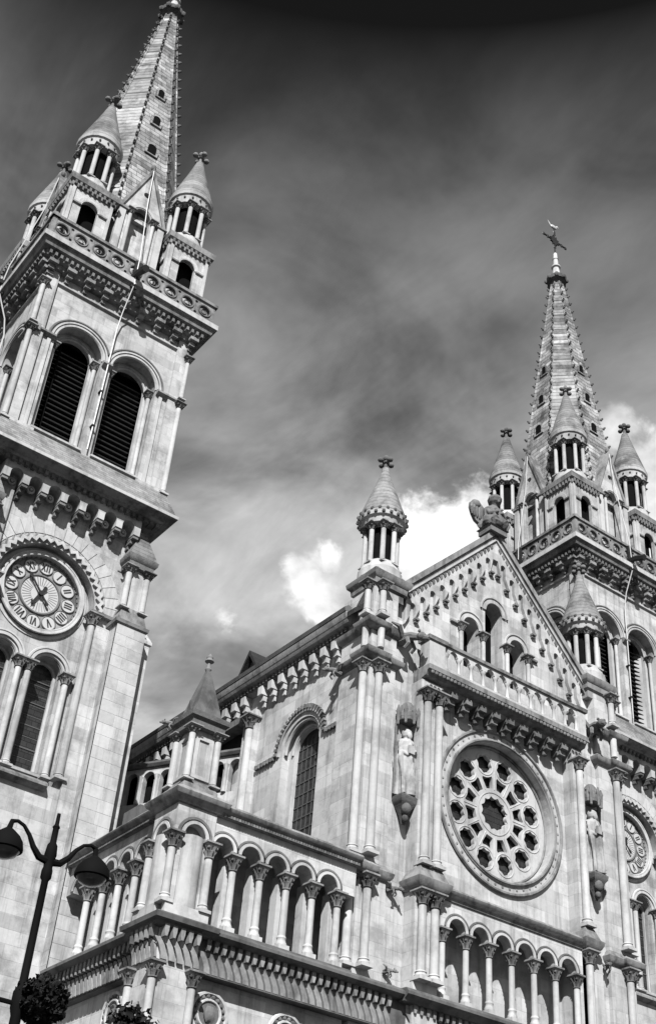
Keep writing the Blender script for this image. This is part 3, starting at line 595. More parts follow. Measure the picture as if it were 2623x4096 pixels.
# corner piers
def pier(mir):
    f = (lambda x: 2*XC-x) if mir else (lambda x: x)
    def bx(m, x0, x1, y0, y1, z0, z1): a, b = sorted((f(x0), f(x1))); return m.box(a, b, y0, y1, z0, z1)
    def rl(m, x0, x1, y0, y1, p): a, b = sorted((f(x0), f(x1))); return m.rlathe(a, b, y0, y1, p)
    p = add('corner_pier', bx(MB(), 21.15, 22.2, 28.1, 29.7, 0, 25.4), 'ashlar', N)
    bk = add('pier_panel', bx(MB(), 22.2, 23.6, 28.25, 28.9, 0, 24.0), 'ashlar', p)
    for z, o in ((15.5, .16), (22.62, .20), (23.78, .17)):
        add('pier_string', rl(MB(), 21.15, 22.2, 28.1, 29.7, [(-.02, z-.12), (o*.5, z-.06), (o, z+.04), (o+.03, z+.16), (o*.6, z+.24), (-.02, z+.42)]), 'cornice_stone', p)
        add('pier_string', rl(MB(), 21.0, 21.55, 27.97, 28.5, [(-.05, z-.10), (o*.5, z-.04), (o, z+.05), (o+.03, z+.17), (o*.5, z+.26), (-.1, z+.40)]), 'cornice_stone', p)
    # shafts either side of the front corner
    for z0, h, r in ((16.0, 6.45, .135), (12.75, 2.65, .13), (23.0, .72, .12), (24.2, 1.35, .12)):
        for x, y in ((21.03, 28.27), (21.44, 27.97)): 
            if h > 1: column(p, (f(x), y, z0), h, r, .42 if h > 2 else .35, .26)
            else: add('short_shaft', MB().lathe([(r, z0), (r, z0+h)], 12, (f(x), y)), 'dressed', p)
    # pinnacle block, cornice and open turret
    u = add('pier_pinnacle', rl(MB(), 21.25, 22.45, 28.15, 29.35, [(0, 25.2), (0, 25.5), (.08, 25.55), (.10, 25.75), (.20, 25.85), (.23, 26.02), (.1, 26.08), (-.15, 26.45)]), 'cornice_stone', N)
    cx_, cy_ = f(21.85), 28.78
    add('turret_base', MB().lathe([(.78, 26.1), (.78, 26.4), (.70, 26.5), (.66, 26.72)], 16, (cx_, cy_)), 'dressed', u)
    add('turret_core', MB().lathe([(.40, 26.5), (.40, 28.6)], 16, (cx_, cy_)), 'shade', u)  # near-black core filling the ring of columns
    for i in range(8):
        a = 2*pi*(i+.3)/8; column(u, (cx_+.56*cos(a), cy_+.56*sin(a), 26.62), 1.72, .095, .27, .12)
    add('turret_head', MB().lathe([(.45, 28.25), (.72, 28.3), (.78, 28.5), (.86, 28.55), (.90, 28.72), (.86, 28.78)], 24, (cx_, cy_)), 'dressed', u)
    ch = MB()
    for i in range(20):
        a = 2*pi*i/20
        for z, o in ((28.63, 0), (28.78, pi/20)): ch.ball((cx_+.88*cos(a+o), cy_+.88*sin(a+o), z), .07, 6, 4)
    add('turret_billets', ch, 'dirty', u)
    add('turret_cone', MB().lathe([(.90, 28.7), (.84, 28.9), (.70, 29.3), (.50, 29.9), (.30, 30.5), (.15, 31.0), (.14, 31.2)], 24, (cx_, cy_)), 'cone_stone', u)
    put('cross_finial', cross_mesh(.68), u, (cx_, cy_, 31.1))
    # pilaster with twin shafts that carries the balcony's end
    px0 = 23.46 if mir else 23.02
    q = add('twin_pilaster', bx(MB(), px0, 23.92, 27.72, 28.3, 0, 22.4), 'ashlar', N)
    for z0, h in ((16.1, 5.9), (12.75, 2.6)):
        for x in ((23.70,) if mir else (23.22, 23.70)): column(q, (f(x), 27.62, z0), h, .135, .45, .28)
    add('pilaster_string', rl(MB(), px0-.07, 23.98, 27.45, 28.2, [(-.05, 15.35), (.05, 15.42), (.12, 15.55), (.14, 15.66), (.05, 15.72), (-.1, 16.08)]), 'cornice_stone', q)
    return p
pier(False); pier(True)
# wall with the rose
RZ = 19.2
fw = MY(28.2).plate(rect(23.1, 30.7, 15.45, 24.0), [circ(XC, RZ, 2.34, 48)], -.75, 0)
add('front_wall', fw, 'ashlar', N)
holes = [circ(XC, RZ, .64, 36)]
hc = []
for i in range(96):
    a = 2*pi*i/96; r = .60-.085*abs(cos(6*a)); hc.append((XC+r*cos(a), RZ+r*sin(a)))
holes = [hc]
for i in range(12):
    a = pi/12+2*pi*i/12
    lob = []
    for j in range(40):
        b = 2*pi*j/40; r = .35-.06*abs(cos(4*b)); lob.append((XC+1.70*cos(a)+r*cos(b+a), RZ+1.70*sin(a)+r*sin(b+a)))
    holes.append(lob)
    w0 = .125
    def q(rr, tt): return (XC+rr*cos(a)-tt*sin(a), RZ+rr*sin(a)+tt*cos(a))
    holes.append([q(.86, -.135), q(.86, .135), q(1.21, .235), q(1.28, .215)]+[q(1.70-.46*cos(g_), .46*sin(g_)) for g_ in (.3, .1, -.1, -.3)]+[q(1.28, -.215), q(1.21, -.235)])
rs = add('rose_window', MY(28.2).plate(circ(XC, RZ, 2.36, 48), holes, -.42, -.28), 'dressed', N)
add('rose_glass', MY(28.2).plate(circ(XC, RZ, 2.3, 48), (), -.50, -.48), 'glass', rs)
add('rose_surround', MY(28.2).band(XC, RZ, 2.34, 2.46, -.5, .10, 0, 2*pi, 56).band(XC, RZ, 2.46, 2.66, -.1, .05, 0, 2*pi, 56), 'dressed', rs)
add('rose_roll', MY(28.2).roll(XC, RZ, 2.72, .06, .06, 0, 2*pi, 56).roll(XC, RZ, 2.40, .05, .10, 0, 2*pi, 56).roll(XC, RZ, 2.28, .04, -.24, 0, 2*pi, 56), 'cornice_stone', rs)
for i in range(12):
    a = pi/12+2*pi*i/12; add('rose_petal', MY(28.2).roll(XC+1.70*cos(a), RZ+1.70*sin(a), .385, .022, -.28, 0, 2*pi, 20, 6), 'dressed', rs)
    b = 2*pi*i/12; add('rose_spoke', MY(28.2).tube([(XC+.80*cos(b), -.285, RZ+.84*sin(b)), (XC+1.35*cos(b), -.285, RZ+1.5*sin(b))], .024, 6), 'dressed', rs)
ns = MB(fY(28.2))
for i in range(12):
    b = 2*pi*(i+.5)/12; ns.ball((XC+.575*cos(b), -.34, RZ+.565*sin(b)), .035, 6, 4)
add('hub_cusps', ns, 'dressed', rs)
add('rose_hub', MY(28.2).roll(XC, RZ, .72, .022, -.28, 0, 2*pi, 36), 'dressed', rs)
for i in range(52):
    a = 2*pi*i/52; add('rose_stud', MY(28.2).ball((XC+2.56*cos(a), .05, RZ+2.56*sin(a)), (.05, .03, .05), 6, 4), 'cornice_stone', rs)
# balcony over the rose
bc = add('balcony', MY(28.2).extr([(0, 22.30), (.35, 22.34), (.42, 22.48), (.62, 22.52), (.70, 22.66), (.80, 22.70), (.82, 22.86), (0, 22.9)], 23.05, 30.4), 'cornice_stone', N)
nb = 9
cmh = MY(28.2).box(-.14, .14, 0, .58, 22.16, 22.36).box(-.13, .13, 0, .44, 21.98, 22.16).lathe([(.10, 21.82), (.12, 21.98)], 8, (0, .2)).mesh('corbel', 'carved')
for i in range(nb): put('corbel', cmh, bc, (24.35+i*(29.45-24.35)/(nb-1), 0, 0))
lm = MY(28.2).ball((0, .80, 22.60), (.07, .05, .07), 6, 4).mesh('moulding_leaf', 'carved')
for i in range(44): put('moulding_leaf', lm, bc, (23.2+i*.163, 0, 0))
bu = add('balcony_balustrade', MY(27.55).extr([(-.18, 23.86), (.12, 23.86), (.14, 23.96), (.04, 24.04), (-.14, 24.04)], 23.1, 30.4), 'cornice_stone', N)
add('balustrade_base', MY(27.55).box(23.2, 30.3, -.12, .06, 22.88, 23.02), 'dressed', bu)
sc = [(23.9, 23.87), (23.9, 23.62)]
nA = 11; da = (30.0-23.9)/nA
for i in range(nA):
    c = 23.9+da*(i+.5); sc += [(c-.17*cos(pi*j/8), 23.62+.17*sin(pi*j/8)) for j in range(9)]
sc += [(30.0, 23.62), (30.0, 23.87)]
add('balustrade_arches', MY(27.55).plate(sc, (), -.10, .05), 'dressed', bu)
bp = MB().lathe([(.085, 23.0), (.085, 23.06), (.055, 23.1), (.05, 23.46), (.075, 23.5), (.10, 23.58), (.10, 23.62)], 10).mesh('baluster', 'dressed')
for i in range(nA+1): put('baluster', bp, bu, (23.9+da*i, 27.57, 0))
for x0, x1 in ((23.1, 23.8), (30.0, 30.4)):
    e = add('balustrade_post', MB().box(x0, x1, 27.48, 27.95, 22.88, 23.9), 'dressed', bu)
    add('post_cap', MB().rlathe(x0, x1, 27.48, 27.95, [(-.02, 23.8), (.06, 23.86), (.07, 24.0), (-.1, 24.1)]), 'cornice_stone', bu)
# gable
def zr(x): return 30.35-abs(x-XC)*1.03
gh = [arch(XC, .42, 23.3, 26.95), arch(XC-1.12, .38, 23.3, 25.9), arch(XC+1.12, .38, 23.3, 25.9)]
gb = add('gable_wall', MY(28.45).plate([(22.2, 22.9), (31.6, 22.9), (31.6, zr(31.6)), (XC, 30.35), (22.2, zr(22.2))], gh, -.6, 0), 'ashlar', N)
add('gable_shade', MB().box(XC-2, XC+2, 29.06, 29.1, 23, 28), 'shade', gb)
for s in (-1, 1):
    m = MY(28.45)
    x0 = XC; x1 = XC+s*4.75
    m.plate([(x0, 30.75), (x1, 30.75-4.75*1.03), (x1, 30.47-4.75*1.03), (x0, 30.47)], (), -.7, .25)
    m.plate([(x0, 30.47), (x1, 30.47-4.75*1.03), (x1, 30.28-4.75*1.03), (x0, 30.28)], (), -.4, .17)
    add('rake_coping', m, 'cornice_stone', gb)
    add('rake_fillet', MY(28.45).plate([(x0, 30.28), (x1, 30.28-4.75*1.03), (x1, 30.18-4.75*1.03), (x0, 30.18)], (), -.2, .21), 'dressed', gb)
    # raised frieze with a stepped arch table
    st = .44; low = []; n = 9
    for i in range(n):
        a = XC+s*(.26+i*st); zt = 29.62-(.26+i*st)*1.03-.24
        b = a+s*.24; c = a+s*st
        low += [(a, zt-.42), (a, zt)]+[(a+s*(.12-.12*cos(pi*j/6)), zt+.12*sin(pi*j/6)) for j in range(1, 6)]+[(b, zt), (b, zt-.42)]
    end = XC+s*(.26+n*st)
    pts = [(XC+s*.001, 30.2), (XC+s*.001, 29.0+.3)]+[(XC+s*.12, 29.3)]+low+[(end, 30.2-abs(end-XC)*1.03-1.2), (end, 30.2-abs(end-XC)*1.03)]
    add('arch_frieze', MY(28.45).plate(pts, (), -.05, .14), 'ashlar', gb)
    for i in range(n):
        a = XC+s*(.26+i*st)-s*.10; zt = 29.62-(.26+i*st)*1.03-.24
        add('corbel', MY(28.45).box(a-.09, a+.09, 0, .17, zt-.48, zt-.40).box(a-.07, a+.07, 0, .11, zt-.56, zt-.48), 'carved', gb)
    for i in range(26):
        u = .2+i*.175; zz = 30.02-u*1.03
        add('frieze_leaf', MY(28.45).plate([(XC+s*u, zz+.12), (XC+s*(u+.10), zz-.02), (XC+s*(u+.02), zz-.14), (XC+s*(u-.06), zz)], (), .13, .17), 'carved', gb)
for c, wd, zs in ((XC, .42, 26.95), (XC-1.12, .38, 25.9), (XC+1.12, .38, 25.9)):
    add('gable_arch', MY(28.45).band(c, zs, wd+.02, wd+.14, 0, .06).roll(c, zs, wd+.02, .04, .03).roll(c, zs, wd+.22, .045, .04), 'dressed', gb)
for u in (-1.62, -.58, .58, 1.62): column(N, (XC+u, 28.38, 23.2), 2.62, .09, .34, .2)
for s in (-1, 1): add('gable_string', MY(28.45).extr([(0, 25.72), (.1, 25.74), (.1, 25.82), (0, 25.84)], *sorted((XC+s*1.6, XC+s*2.1))), 'cornice_stone', gb)
# lower arcade under the rose
AZ = 14.45
def arcade_front(parent, cs, r, Y, z0, z1, u0, u1, F, deep=.75, hood=True):
    pts = [(u0, z1), (u0, z0)]
    for c in cs: pts += [(c-r, z0)]+[(c-r*cos(pi*j/12), z0+.04+r*sin(pi*j/12)) for j in range(13)]+[(c+r, z0)]
    pts += [(u1, z0), (u1, z1)]
    o = add('arcade_wall', MB(F).plate(pts, (), -deep, .12), 'ashlar', parent)
    for c in cs:
        add('archivolt', MB(F).band(c, z0+.04, r+.005, r+.075, .10, .17, 0, pi, 16).roll(c, z0+.04, r+.01, .03, .15, 0, pi, 16), 'dressed', o)
        add('hood_mould', MB(F).band(c, z0+.04, r+.105, r+.155, .10, .155, .08, pi-.08, 16), 'carved', o)
    return o
cs = [XC+(i-2.5)*.92 for i in range(6)]
arcade_front(N, cs, .345, 27.8, 14.5, 15.4, 23.95, 29.85, fY(27.8), .2)
for i in range(7): column(N, (XC+(i-3)*.92, 27.80, 12.45), 2.07, .10, .42, .42)
add('arcade_back', MB().box(23.2, 30.6, 28.55, 28.95, 0, 15.6), 'ashlar', N)
add('arcade_end', MB().box(29.75, 30.8, 27.72, 28.6, 11.0, 15.4), 'ashlar', N)
SP = [(-.05, 15.30), (.12, 15.34), (.16, 15.44), (.26, 15.50), (.30, 15.60), (.24, 15.68), (-.45, 16.0)]
add('front_string', MY(27.75).extr(SP, 23.9, 30.1), 'cornice_stone', N)
CP = [(-.4, 12.45), (.28, 12.42), (.36, 12.32), (.36, 12.24), (.22, 12.14), (.2, 12.08), (-.4, 12.08)]
add('floor_cornice', MY(27.75).extr(CP, 22.6, 31.2), 'dirty', N)
add('lower_front_wall', MB().box(22.4, 31.4, 27.85, 28.6, 0, 12.1), 'ashlar', N)
# chapel roof and screen between nave and left tower
A0, A1 = Vector((21.35, 35.05, 0)), Vector((18.1, 41.2, 0)); dv = (A1-A0).normalized(); nv = Vector((-dv.y, dv.x, 0)); nv = nv if nv.x < 0 else -nv
def fD(u, d, z): p = A0+dv*u+nv*d; return (p.x, p.y, z)
L = (A1-A0).length
hs = [arch(.55+i*.72, .24, 20.35, 21.35, 8) for i in range(int(L/.72)-1)]
sc_ = add('chapel_screen', MB(fD).plate(rect(0, L, 15, 21.75), hs, -.25, 0), 'ashlar', N)
add('screen_shade', MB(fD).plate(rect(0, L, 20, 21.7), (), -.5, -.4), 'shade', sc_)
add('screen_coping', MB(fD).extr([(-.3, 21.7), (.1, 21.74), (.16, 21.84), (.1, 21.95), (-.3, 22.0)], 0, L), 'dirty', sc_)
for i in range(len(hs)+1): add('screen_shaft', MB(fD).lathe([(.10, 20.35), (.075, 20.5), (.07, 21.25), (.12, 21.4)], 8, (.19+i*.72, .02)), 'dressed', sc_)
cr_ = MB(); q0 = Vector(fD(0, .1, 21.95)); q1 = Vector(fD(L, .1, 21.95))
cr_.add([tuple(q0), tuple(q1), (21.3, 46, 24.45), (21.3, 35.5, 24.3), (q0.x, q0.y, 21.8), (q1.x, q1.y, 21.8), (21.3, 46, 21.8), (21.3, 35.5, 21.8)], [(0, 1, 2, 3), (4, 5, 6, 7), (0, 1, 5, 4), (1, 2, 6, 5), (2, 3, 7, 6), (3, 0, 4, 7)])
add('chapel_roof', cr_, 'slate', N)
add('chapel_wall', MB().box(16.0, 21.3, 41.2, 45, 0, 21.8), 'ashlar', N)
# gargoyles
def gargoyle(parent, p, dirv, s=1.0):
    d = Vector(dirv).normalized(); up = Vector((0, 0, 1)); sd = d.cross(up).normalized(); p = Vector(p); m = MB()
    P = lambda a, b, c: tuple(p+d*a*s+sd*b*s+up*c*s)
    m.tube([P(0, 0, 0), P(.3, 0, .08), P(.6, 0, .12), P(.85, 0, .05)], [.18*s, .2*s, .15*s, .12*s], 8)
    m.ball(P(.98, 0, .05), .16*s, 8, 6); m.tube([P(1.05, 0, .0), P(1.25, 0, -.06)], [.1*s, .06*s], 6)
    for k in (-1, 1):
        m.tube([P(.3, k*.15, .1), P(.35, k*.4, .35), P(.1, k*.5, .5)], [.1*s, .09*s, .03*s], 6); m.tube([P(.5, k*.15, 0), P(.6, k*.2, -.25), P(.45, k*.2, -.4)], [.08*s, .07*s, .06*s], 6); m.ball(P(.95, k*.12, .2), .06*s, 6, 4)
    return add('gargoyle', m, 'carved', parent)
for x, sgn in ((22.35, 1), (31.45, -1)): gargoyle(N, (x, 28.3, 23.75), (.35*sgn, -1, -.1), 1.0)
for x, sgn in ((22.35, 1), (31.45, -1)): gargoyle(N, (x, 28.2, 15.25), (.6*sgn, -1, 0), .42)
for x, sgn in ((22.35, 1), ): gargoyle(N, (x, 28.2, 12.9), (.6*sgn, -1, 0), .35)
gargoyle(N, (21.05, 29.5, 22.5), (-1, .2, 0), .55)

# ================================================================== statues and finial on the front
def statue(x, lab, seed):
    r = random.Random(seed); Y = 27.98
    t = root('statue', (x, Y, 17.35), lab, 'statue', 'saints on brackets beside the rose', world=True)
    cn = MB().rlathe(x-.24, x+.24, Y-.12, Y+.28, [(-.18, 17.36), (-.13, 17.6), (-.07, 17.8), (.02, 17.98), (.08, 18.06), (.10, 18.2), (.02, 18.28)])
    cn.ball((x-.04, Y-.10, 17.80), (.17, .15, .2), 10, 8); cn.ball((x-.04, Y-.05, 17.52), (.1, .1, .14), 8, 6)
    add('bracket', cn, 'carved', t)
    m = MB(); H = 2.30; z0 = 18.26
    prof = [(0, .27, .22), (.06, .28, .23), (.2, .25, .21), (.38, .25, .21), (.52, .27, .22), (.62, .24, .20), (.70, .26, .20), (.77, .28, .18), (.81, .22, .15), (.835, .09, .09), (.855, .085, .09), (.88, .12, .125), (.92, .135, .14), (.96, .125, .13), (.99, .07, .07), (1, .01, .01)]
    n = 28; vs = []; fs = []; k0 = r.choice((6, 7)); p0 = r.uniform(0, 3)
    for t_, rx, ry in prof:
        rx *= 1.30; ry *= 1.25
        for i in range(n):
            a = 2*pi*i/n; fo = 1+(.20*cos(k0*a+p0+2.2*t_)+.10*cos(11*a+6*t_) if t_ < .74 else 0)
            vs.append((x+.05*sin(5*t_+p0)*(t_ < .8)+rx*fo*cos(a), Y+.06+ry*fo*sin(a), z0+H*t_))
    for j in range(len(prof)-1):
        for i in range(n): fs.append((j*n+i, j*n+(i+1) % n, j*n+n+(i+1) % n, j*n+n+i))
    fs += [tuple(range(n)), tuple(range((len(prof)-1)*n, len(prof)*n))]; m.add(vs, fs, True)
    for k in (-1, 1):
        m.tube([(x+k*.24, Y+.06, z0+H*.76), (x+k*.31, Y-.02, z0+H*.62), (x+k*.12, Y-.22, z0+H*(.60+.05*k))], [.085, .085, .055], 8)
    m.ball((x, Y-.10, z0+H*.875), (.10, .06, .12), 8, 6); m.ball((x, Y-.09, z0+H*.915), (.02, .05, .03), 6, 4)
    o = add('figure', m, 'statue_stone', t); md = o.modifiers.new('join', 'REMESH'); md.mode = 'VOXEL'; md.voxel_size = .018; md.use_smooth_shade = True
    add('book', MB().box(x-.16, x+.06, Y-.30, Y-.22, z0+H*.57, z0+H*.69), 'statue_stone', t)
    cp = MB()
    cp.lathe([(.36, 20.90), (.38, 21.04), (.30, 21.08), (.27, 21.2), (.21, 21.38), (.12, 21.5), (.03, 21.54)], 8, (x, Y+.08), ph=pi/8, smooth=False, mod=lambda a, z: 1)
    cp.lathe([(.33, 20.80), (.36, 20.92)], 8, (x, Y+.08), ph=pi/8, smooth=False)
    for i in range(5):
        a = -pi+i*pi/4; cx_, cy_ = x+.36*cos(a), Y+.08+.36*sin(a)
        cp.lathe([(.04, 20.68), (.05, 20.8), (.06, 21.05), (.085, 21.1), (.02, 21.32)], 6, (cx_, cy_)); cp.ball((cx_, cy_, 20.66), .05, 6, 4)
    add('canopy', cp, 'carved', t)
    for k in (-1, 1): add('side_shaft', MB().lathe([(.045, 18.28), (.04, 20.7)], 8, (x+k*.36, Y+.16)), 'carved', t)
    return t
statue(XC-4.17, 'robed stone saint under a canopy, left of the rose beside the corner pier', 3)
statue(XC+4.17, 'robed stone saint under a canopy, right of the rose towards the far tower', 8)
fx, fy, fz = XC-.05, 28.4, 30.5
t = root('apex_statue', (fx, fy, fz), 'weathered winged stone figure crouching on the apex of the gable', 'statue', world=True)
add('pedestal', MB().rlathe(fx-.42, fx+.42, fy-.35, fy+.35, [(.0, fz-.1), (.0, fz+.12), (.06, fz+.16), (-.04, fz+.26)]), 'carved', t)
m = MB(); n = 24; vs = []; fs = []
prof = [(.20, .40, .36, 0), (.32, .46, .42, -.02), (.50, .42, .38, -.04), (.70, .33, .28, -.03), (.90, .33, .24, -.02), (1.02, .35, .22, -.03), (1.12, .24, .17, -.05), (1.18, .12, .12, -.07), (1.24, .13, .14, -.09), (1.34, .20, .21, -.12), (1.48, .23, .24, -.13), (1.60, .19, .20, -.12), (1.68, .08, .09, -.11)]
for z_, rx, ry, oy in prof:
    z_ *= 1.08; rx *= 1.22; ry *= 1.22
    for i in range(n):
        a = 2*pi*i/n; fo = 1+(.13*cos(7*a+3*z_)+.06*cos(12*a) if z_ < 1.0 else .04*cos(9*a+z_*14)*(z_ > 1.3)); vs.append((fx+rx*fo*cos(a), fy+oy+ry*fo*sin(a), fz+z_))
for j in range(len(prof)-1):
    for i in range(n): fs.append((j*n+i, j*n+(i+1) % n, j*n+n+(i+1) % n, j*n+n+i))
fs += [tuple(range(n)), tuple(range((len(prof)-1)*n, len(prof)*n))]; m.add(vs, fs, True)
for k in (-1, 1):
    m.tube([(fx+k*.30, fy-.05, fz+1.0), (fx+k*.38, fy-.22, fz+.74), (fx+k*.08, fy-.42, fz+.88)], [.11, .11, .07], 8); m.tube([(fx+k*.18, fy-.1, fz+.42), (fx+k*.28, fy-.46, fz+.40), (fx+k*.24, fy-.30, fz+.24)], [.18, .16, .12], 8)
m.ball((fx, fy-.34, fz+1.43), (.05, .06, .08), 6, 5)
o = add('figure', m, 'carved', t); md = o.modifiers.new('join', 'REMESH'); md.mode = 'VOXEL'; md.voxel_size = .025; md.use_smooth_shade = True
for k in (-1, 1):
    pts = [(.05, 1.05), (.30, 1.30), (.52, 1.48), (.76, 1.46), (.92, 1.28), (.95, 1.02), (.84, .72), (.70, .50), (.46, .40), (.1, .5)]
    F_ = lambda u, d, z: (u, fy-d, z)
    w = MB(F_).plate([(fx+k*u, fz+z_) for u, z_ in pts], (), -.34, -.20)
    add('wing', w, 'carved', t)
    for q_ in range(5):
        u0 = .40+q_*.13; add('feather', MB(F_).tube([(fx+k*u0, -.18, fz+1.24-.02*q_), (fx+k*(u0+.05), -.14, fz+.95), (fx+k*(u0-.02), -.18, fz+.60+.02*q_)], [.06, .08, .04], 6), 'carved', t)
    add('wing_curl', MB(F_).ball((fx+k*.68, -.20, fz+1.24), (.22, .16, .20), 10, 8, mod=lambda a, b: 1+.08*cos(6*a)), 'carved', t)

# ================================================================== gallery wing between left tower and front
G = root('church_gallery', (15.5, 28.6, 0), 'low arcaded gallery wing with columns wrapping the corner below the pyramid turret', 'gallery', world=True)
FY0, FX0 = 28.0, 15.3
add('wing_wall', MB().box(15.45, 21.0, 28.2, 41, 0, 12.4), 'ashlar', G)
add('gallery_back_wall', MB().box(17.0, 21.2, 29.7, 41, 12.4, 15.9), 'ashlar', G)
rfm = MB(); rfm.add([(15.2, 27.85, 15.66), (21.2, 27.85, 15.66), (21.3, 29.75, 16.15), (17.2, 29.75, 16.15), (17.2, 34.3, 16.15), (15.2, 34.3, 15.66),
                     (15.2, 27.85, 15.50), (21.2, 27.85, 15.50), (21.3, 29.75, 15.50), (17.2, 29.75, 15.50), (17.2, 34.3, 15.50), (15.2, 34.3, 15.50)],
                    [(0, 1, 2, 3), (0, 3, 4, 5), (6, 7, 8, 9), (6, 9, 10, 11), (0, 1, 7, 6), (1, 2, 8, 7), (4, 5, 11, 10), (5, 0, 6, 11), (2, 3, 9, 8), (3, 4, 10, 9)])
add('gallery_roof', rfm, 'dirty', G)
add('terrace', MB().box(17.2, 21.3, 29.75, 41, 15.9, 16.15), 'dirty', G)
fc = [16.5+.876*i for i in range(5)]
arcade_front(G, fc, .325, FY0, 14.58, 15.5, 16.1, 20.95, fY(FY0), .42)
for i in range(5):
    x = 16.938+.876*i
    column(G, (x, FY0, 12.5), 2.08, .105, .44, .40)
    add('arcade_pier', MB().box(x-.11, x+.11, FY0+.25, FY0+.58, 12.4, 14.6), 'dressed', G)
sc2 = [29.85+.92*i for i in range(5)]
arcade_front(G, sc2, .335, FX0, 14.58, 15.5, 29.1, 34.3, fX(FX0), .6)
for i in range(5):
    y = 29.40+.92*i
    column(G, (FX0, y, 12.5), 2.08, .105, .44, .40)
    add('arcade_pier', MB().box(FX0+.25, FX0+.58, y-.11, y+.11, 12.4, 14.6), 'dressed', G)
WSP = [(-.05, 15.42), (.10, 15.45), (.14, 15.52), (.24, 15.58), (.28, 15.68), (.22, 15.76), (-.3, 15.86)]
add('top_string', MB(fY(27.88)).extr(WSP, 16.2, 21.0), 'cornice_stone', G); add('top_string', MB(fX(15.18)).extr(WSP, 29.0, 34.3), 'cornice_stone', G)
bd = MB().box(-.035, .035, -.035, .035, -.04, .04).mesh('bead', 'carved')
for i in range(50): put('bead', bd, G, (16.35+i*.093, 27.74, 15.48))
for i in range(54): put('bead', bd, G, (15.04, 29.2+i*.093, 15.48))
add('gallery_plinth', MB().box(16.1, 20.95, 27.82, 28.25, 12.35, 12.52), 'dirty', G); add('gallery_plinth', MB().box(15.12, 15.55, 29.0, 34.2, 12.35, 12.52), 'dirty', G)
CPW = [(-.5, 12.46), (.22, 12.40), (.34, 12.30), (.34, 12.22), (.22, 12.14), (-.5, 12.14)]
fcn = add('floor_cornice', MB(fY(27.85)).extr(CPW, 16.0, 22.9), 'dirty', G); scn = add('floor_cornice', MB(fX(15.15)).extr(CPW, 29.0, 34.2), 'dirty', G)
# corner block
BX0, BX1, BY0, BY1 = 14.92, 16.12, 27.78, 28.98
blk = add('corner_block', MB().box(BX0+.38, BX1-.05, BY0+.38, BY1-.05, 12.4, 15.5), 'dressed', G)
for F, c, lo, hi in ((fY(BY0), (BX0+BX1)/2, BX0, BX1), (fX(BX0), (BY0+BY1)/2, BY0+.2, BY1)):
    add('block_face', MB(F).plate(rect(lo, hi, 12.4, 15.5), [arch(c, .34, 12.72, 14.62, 14)], -.2, 0), 'ashlar', blk)
    add('niche_back', MB(F).lathe([(.36, 12.72), (.36, 14.62)], 16, (c, -.2)), 'dressed', blk)
    add('archivolt', MB(F).band(c, 14.62, .345, .42, -.02, .07, 0, pi, 16).roll(c, 14.62, .35, .03, .05, 0, pi, 16), 'dressed', blk); add('hood_mould', MB(F).band(c, 14.62, .46, .53, 0, .06, .05, pi-.05, 16), 'carved', blk)
    add('block_plinth', MB(F).box(lo-.05, hi+.05, .003, .16, 12.4, 12.72), 'dressed', blk)
for x, y in ((BX0-.02, BY0-.02), (BX1-.1, BY0-.04), (BX0-.04, BY1-.1)):
    column(blk, (x, y, 12.70), 1.88, .11, .44, .24); column(blk, (x, y, 8.3), 2.95, .11, .42, .24)
add('block_string', MB().rlathe(BX0, BX1, BY0, BY1, [(-.02, 15.42), (.08, 15.45), (.12, 15.53), (.22, 15.6), (.27, 15.72), (.2, 15.8), (-.2, 16.05)]), 'cornice_stone', blk)
add('block_cornice', MB().rlathe(BX0, BX1, BY0, BY1, [(-.02, 12.10), (.16, 12.12), (.2, 12.2), (.32, 12.24), (.34, 12.36), (.2, 12.44), (-.02, 12.46)]), 'dirty', blk)
add('block_base', MB().box(BX0+.02, BX1-.02, BY0+.02, BY1-.02, 0, 12.15), 'ashlar', blk)
# dentil course and scale band under the floor cornice
def toothmesh(F): return MB(F).plate([(-.03, 0), (.03, 0), (.062, .14), (.062, .30), (-.062, .30), (-.062, .14)], (), 0, .2).mesh('dentil', 'cornice_stone')
TF = toothmesh(lambda u, d, z: (u, -d, z)); TX = toothmesh(lambda u, d, z: (-d, u, z))
SF = MB(lambda u, d, z: (u, -d, z)).plate([(.015, .0), (.19, .0), (.16, .14), (.065, .34), (-.075, .50), (-.25, .50), (-.11, .34), (-.01, .14)], (), 0, .06).mesh('scale', 'scale_stone')
SX = MB(lambda u, d, z: (-d, u, z)).plate([(-.015, .0), (-.19, .0), (-.16, .14), (-.065, .34), (.075, .50), (.25, .50), (.11, .34), (.01, .14)], (), 0, .06).mesh('scale', 'scale_stone')
def course(par, F, pts, tm_, sm_, toofs):
    for p in pts: put('dentil', tm_, par, F(p, toofs, 11.86))
    for p in pts: put('scale', sm_, par, F(p, toofs+.01, 11.34), rot=((0, .0, 0)))
course(fcn, fY(27.9), [16.35+i*.235 for i in range(26)], TF, SF, 0)
course(scn, fX(15.2), [29.25+i*.235 for i in range(21)], TX, SX, 0)
course(blk, fY(BY0), [BX0+.1+i*.235 for i in range(5)], TF, SF, .0)
course(blk, fX(BX0), [BY0+.12+i*.235 for i in range(5)], TX, SX, .0)
add('scale_ground', MB().box(16.1, 22.9, 27.84, 28.3, 11.3, 12.15), 'dirty', G); add('scale_ground', MB().box(15.22, 15.6, 29.0, 34.2, 11.3, 12.15), 'dirty', G)
course(N, fY(27.85), [23.1+i*.235 for i in range(32)], TF, SF, 0)
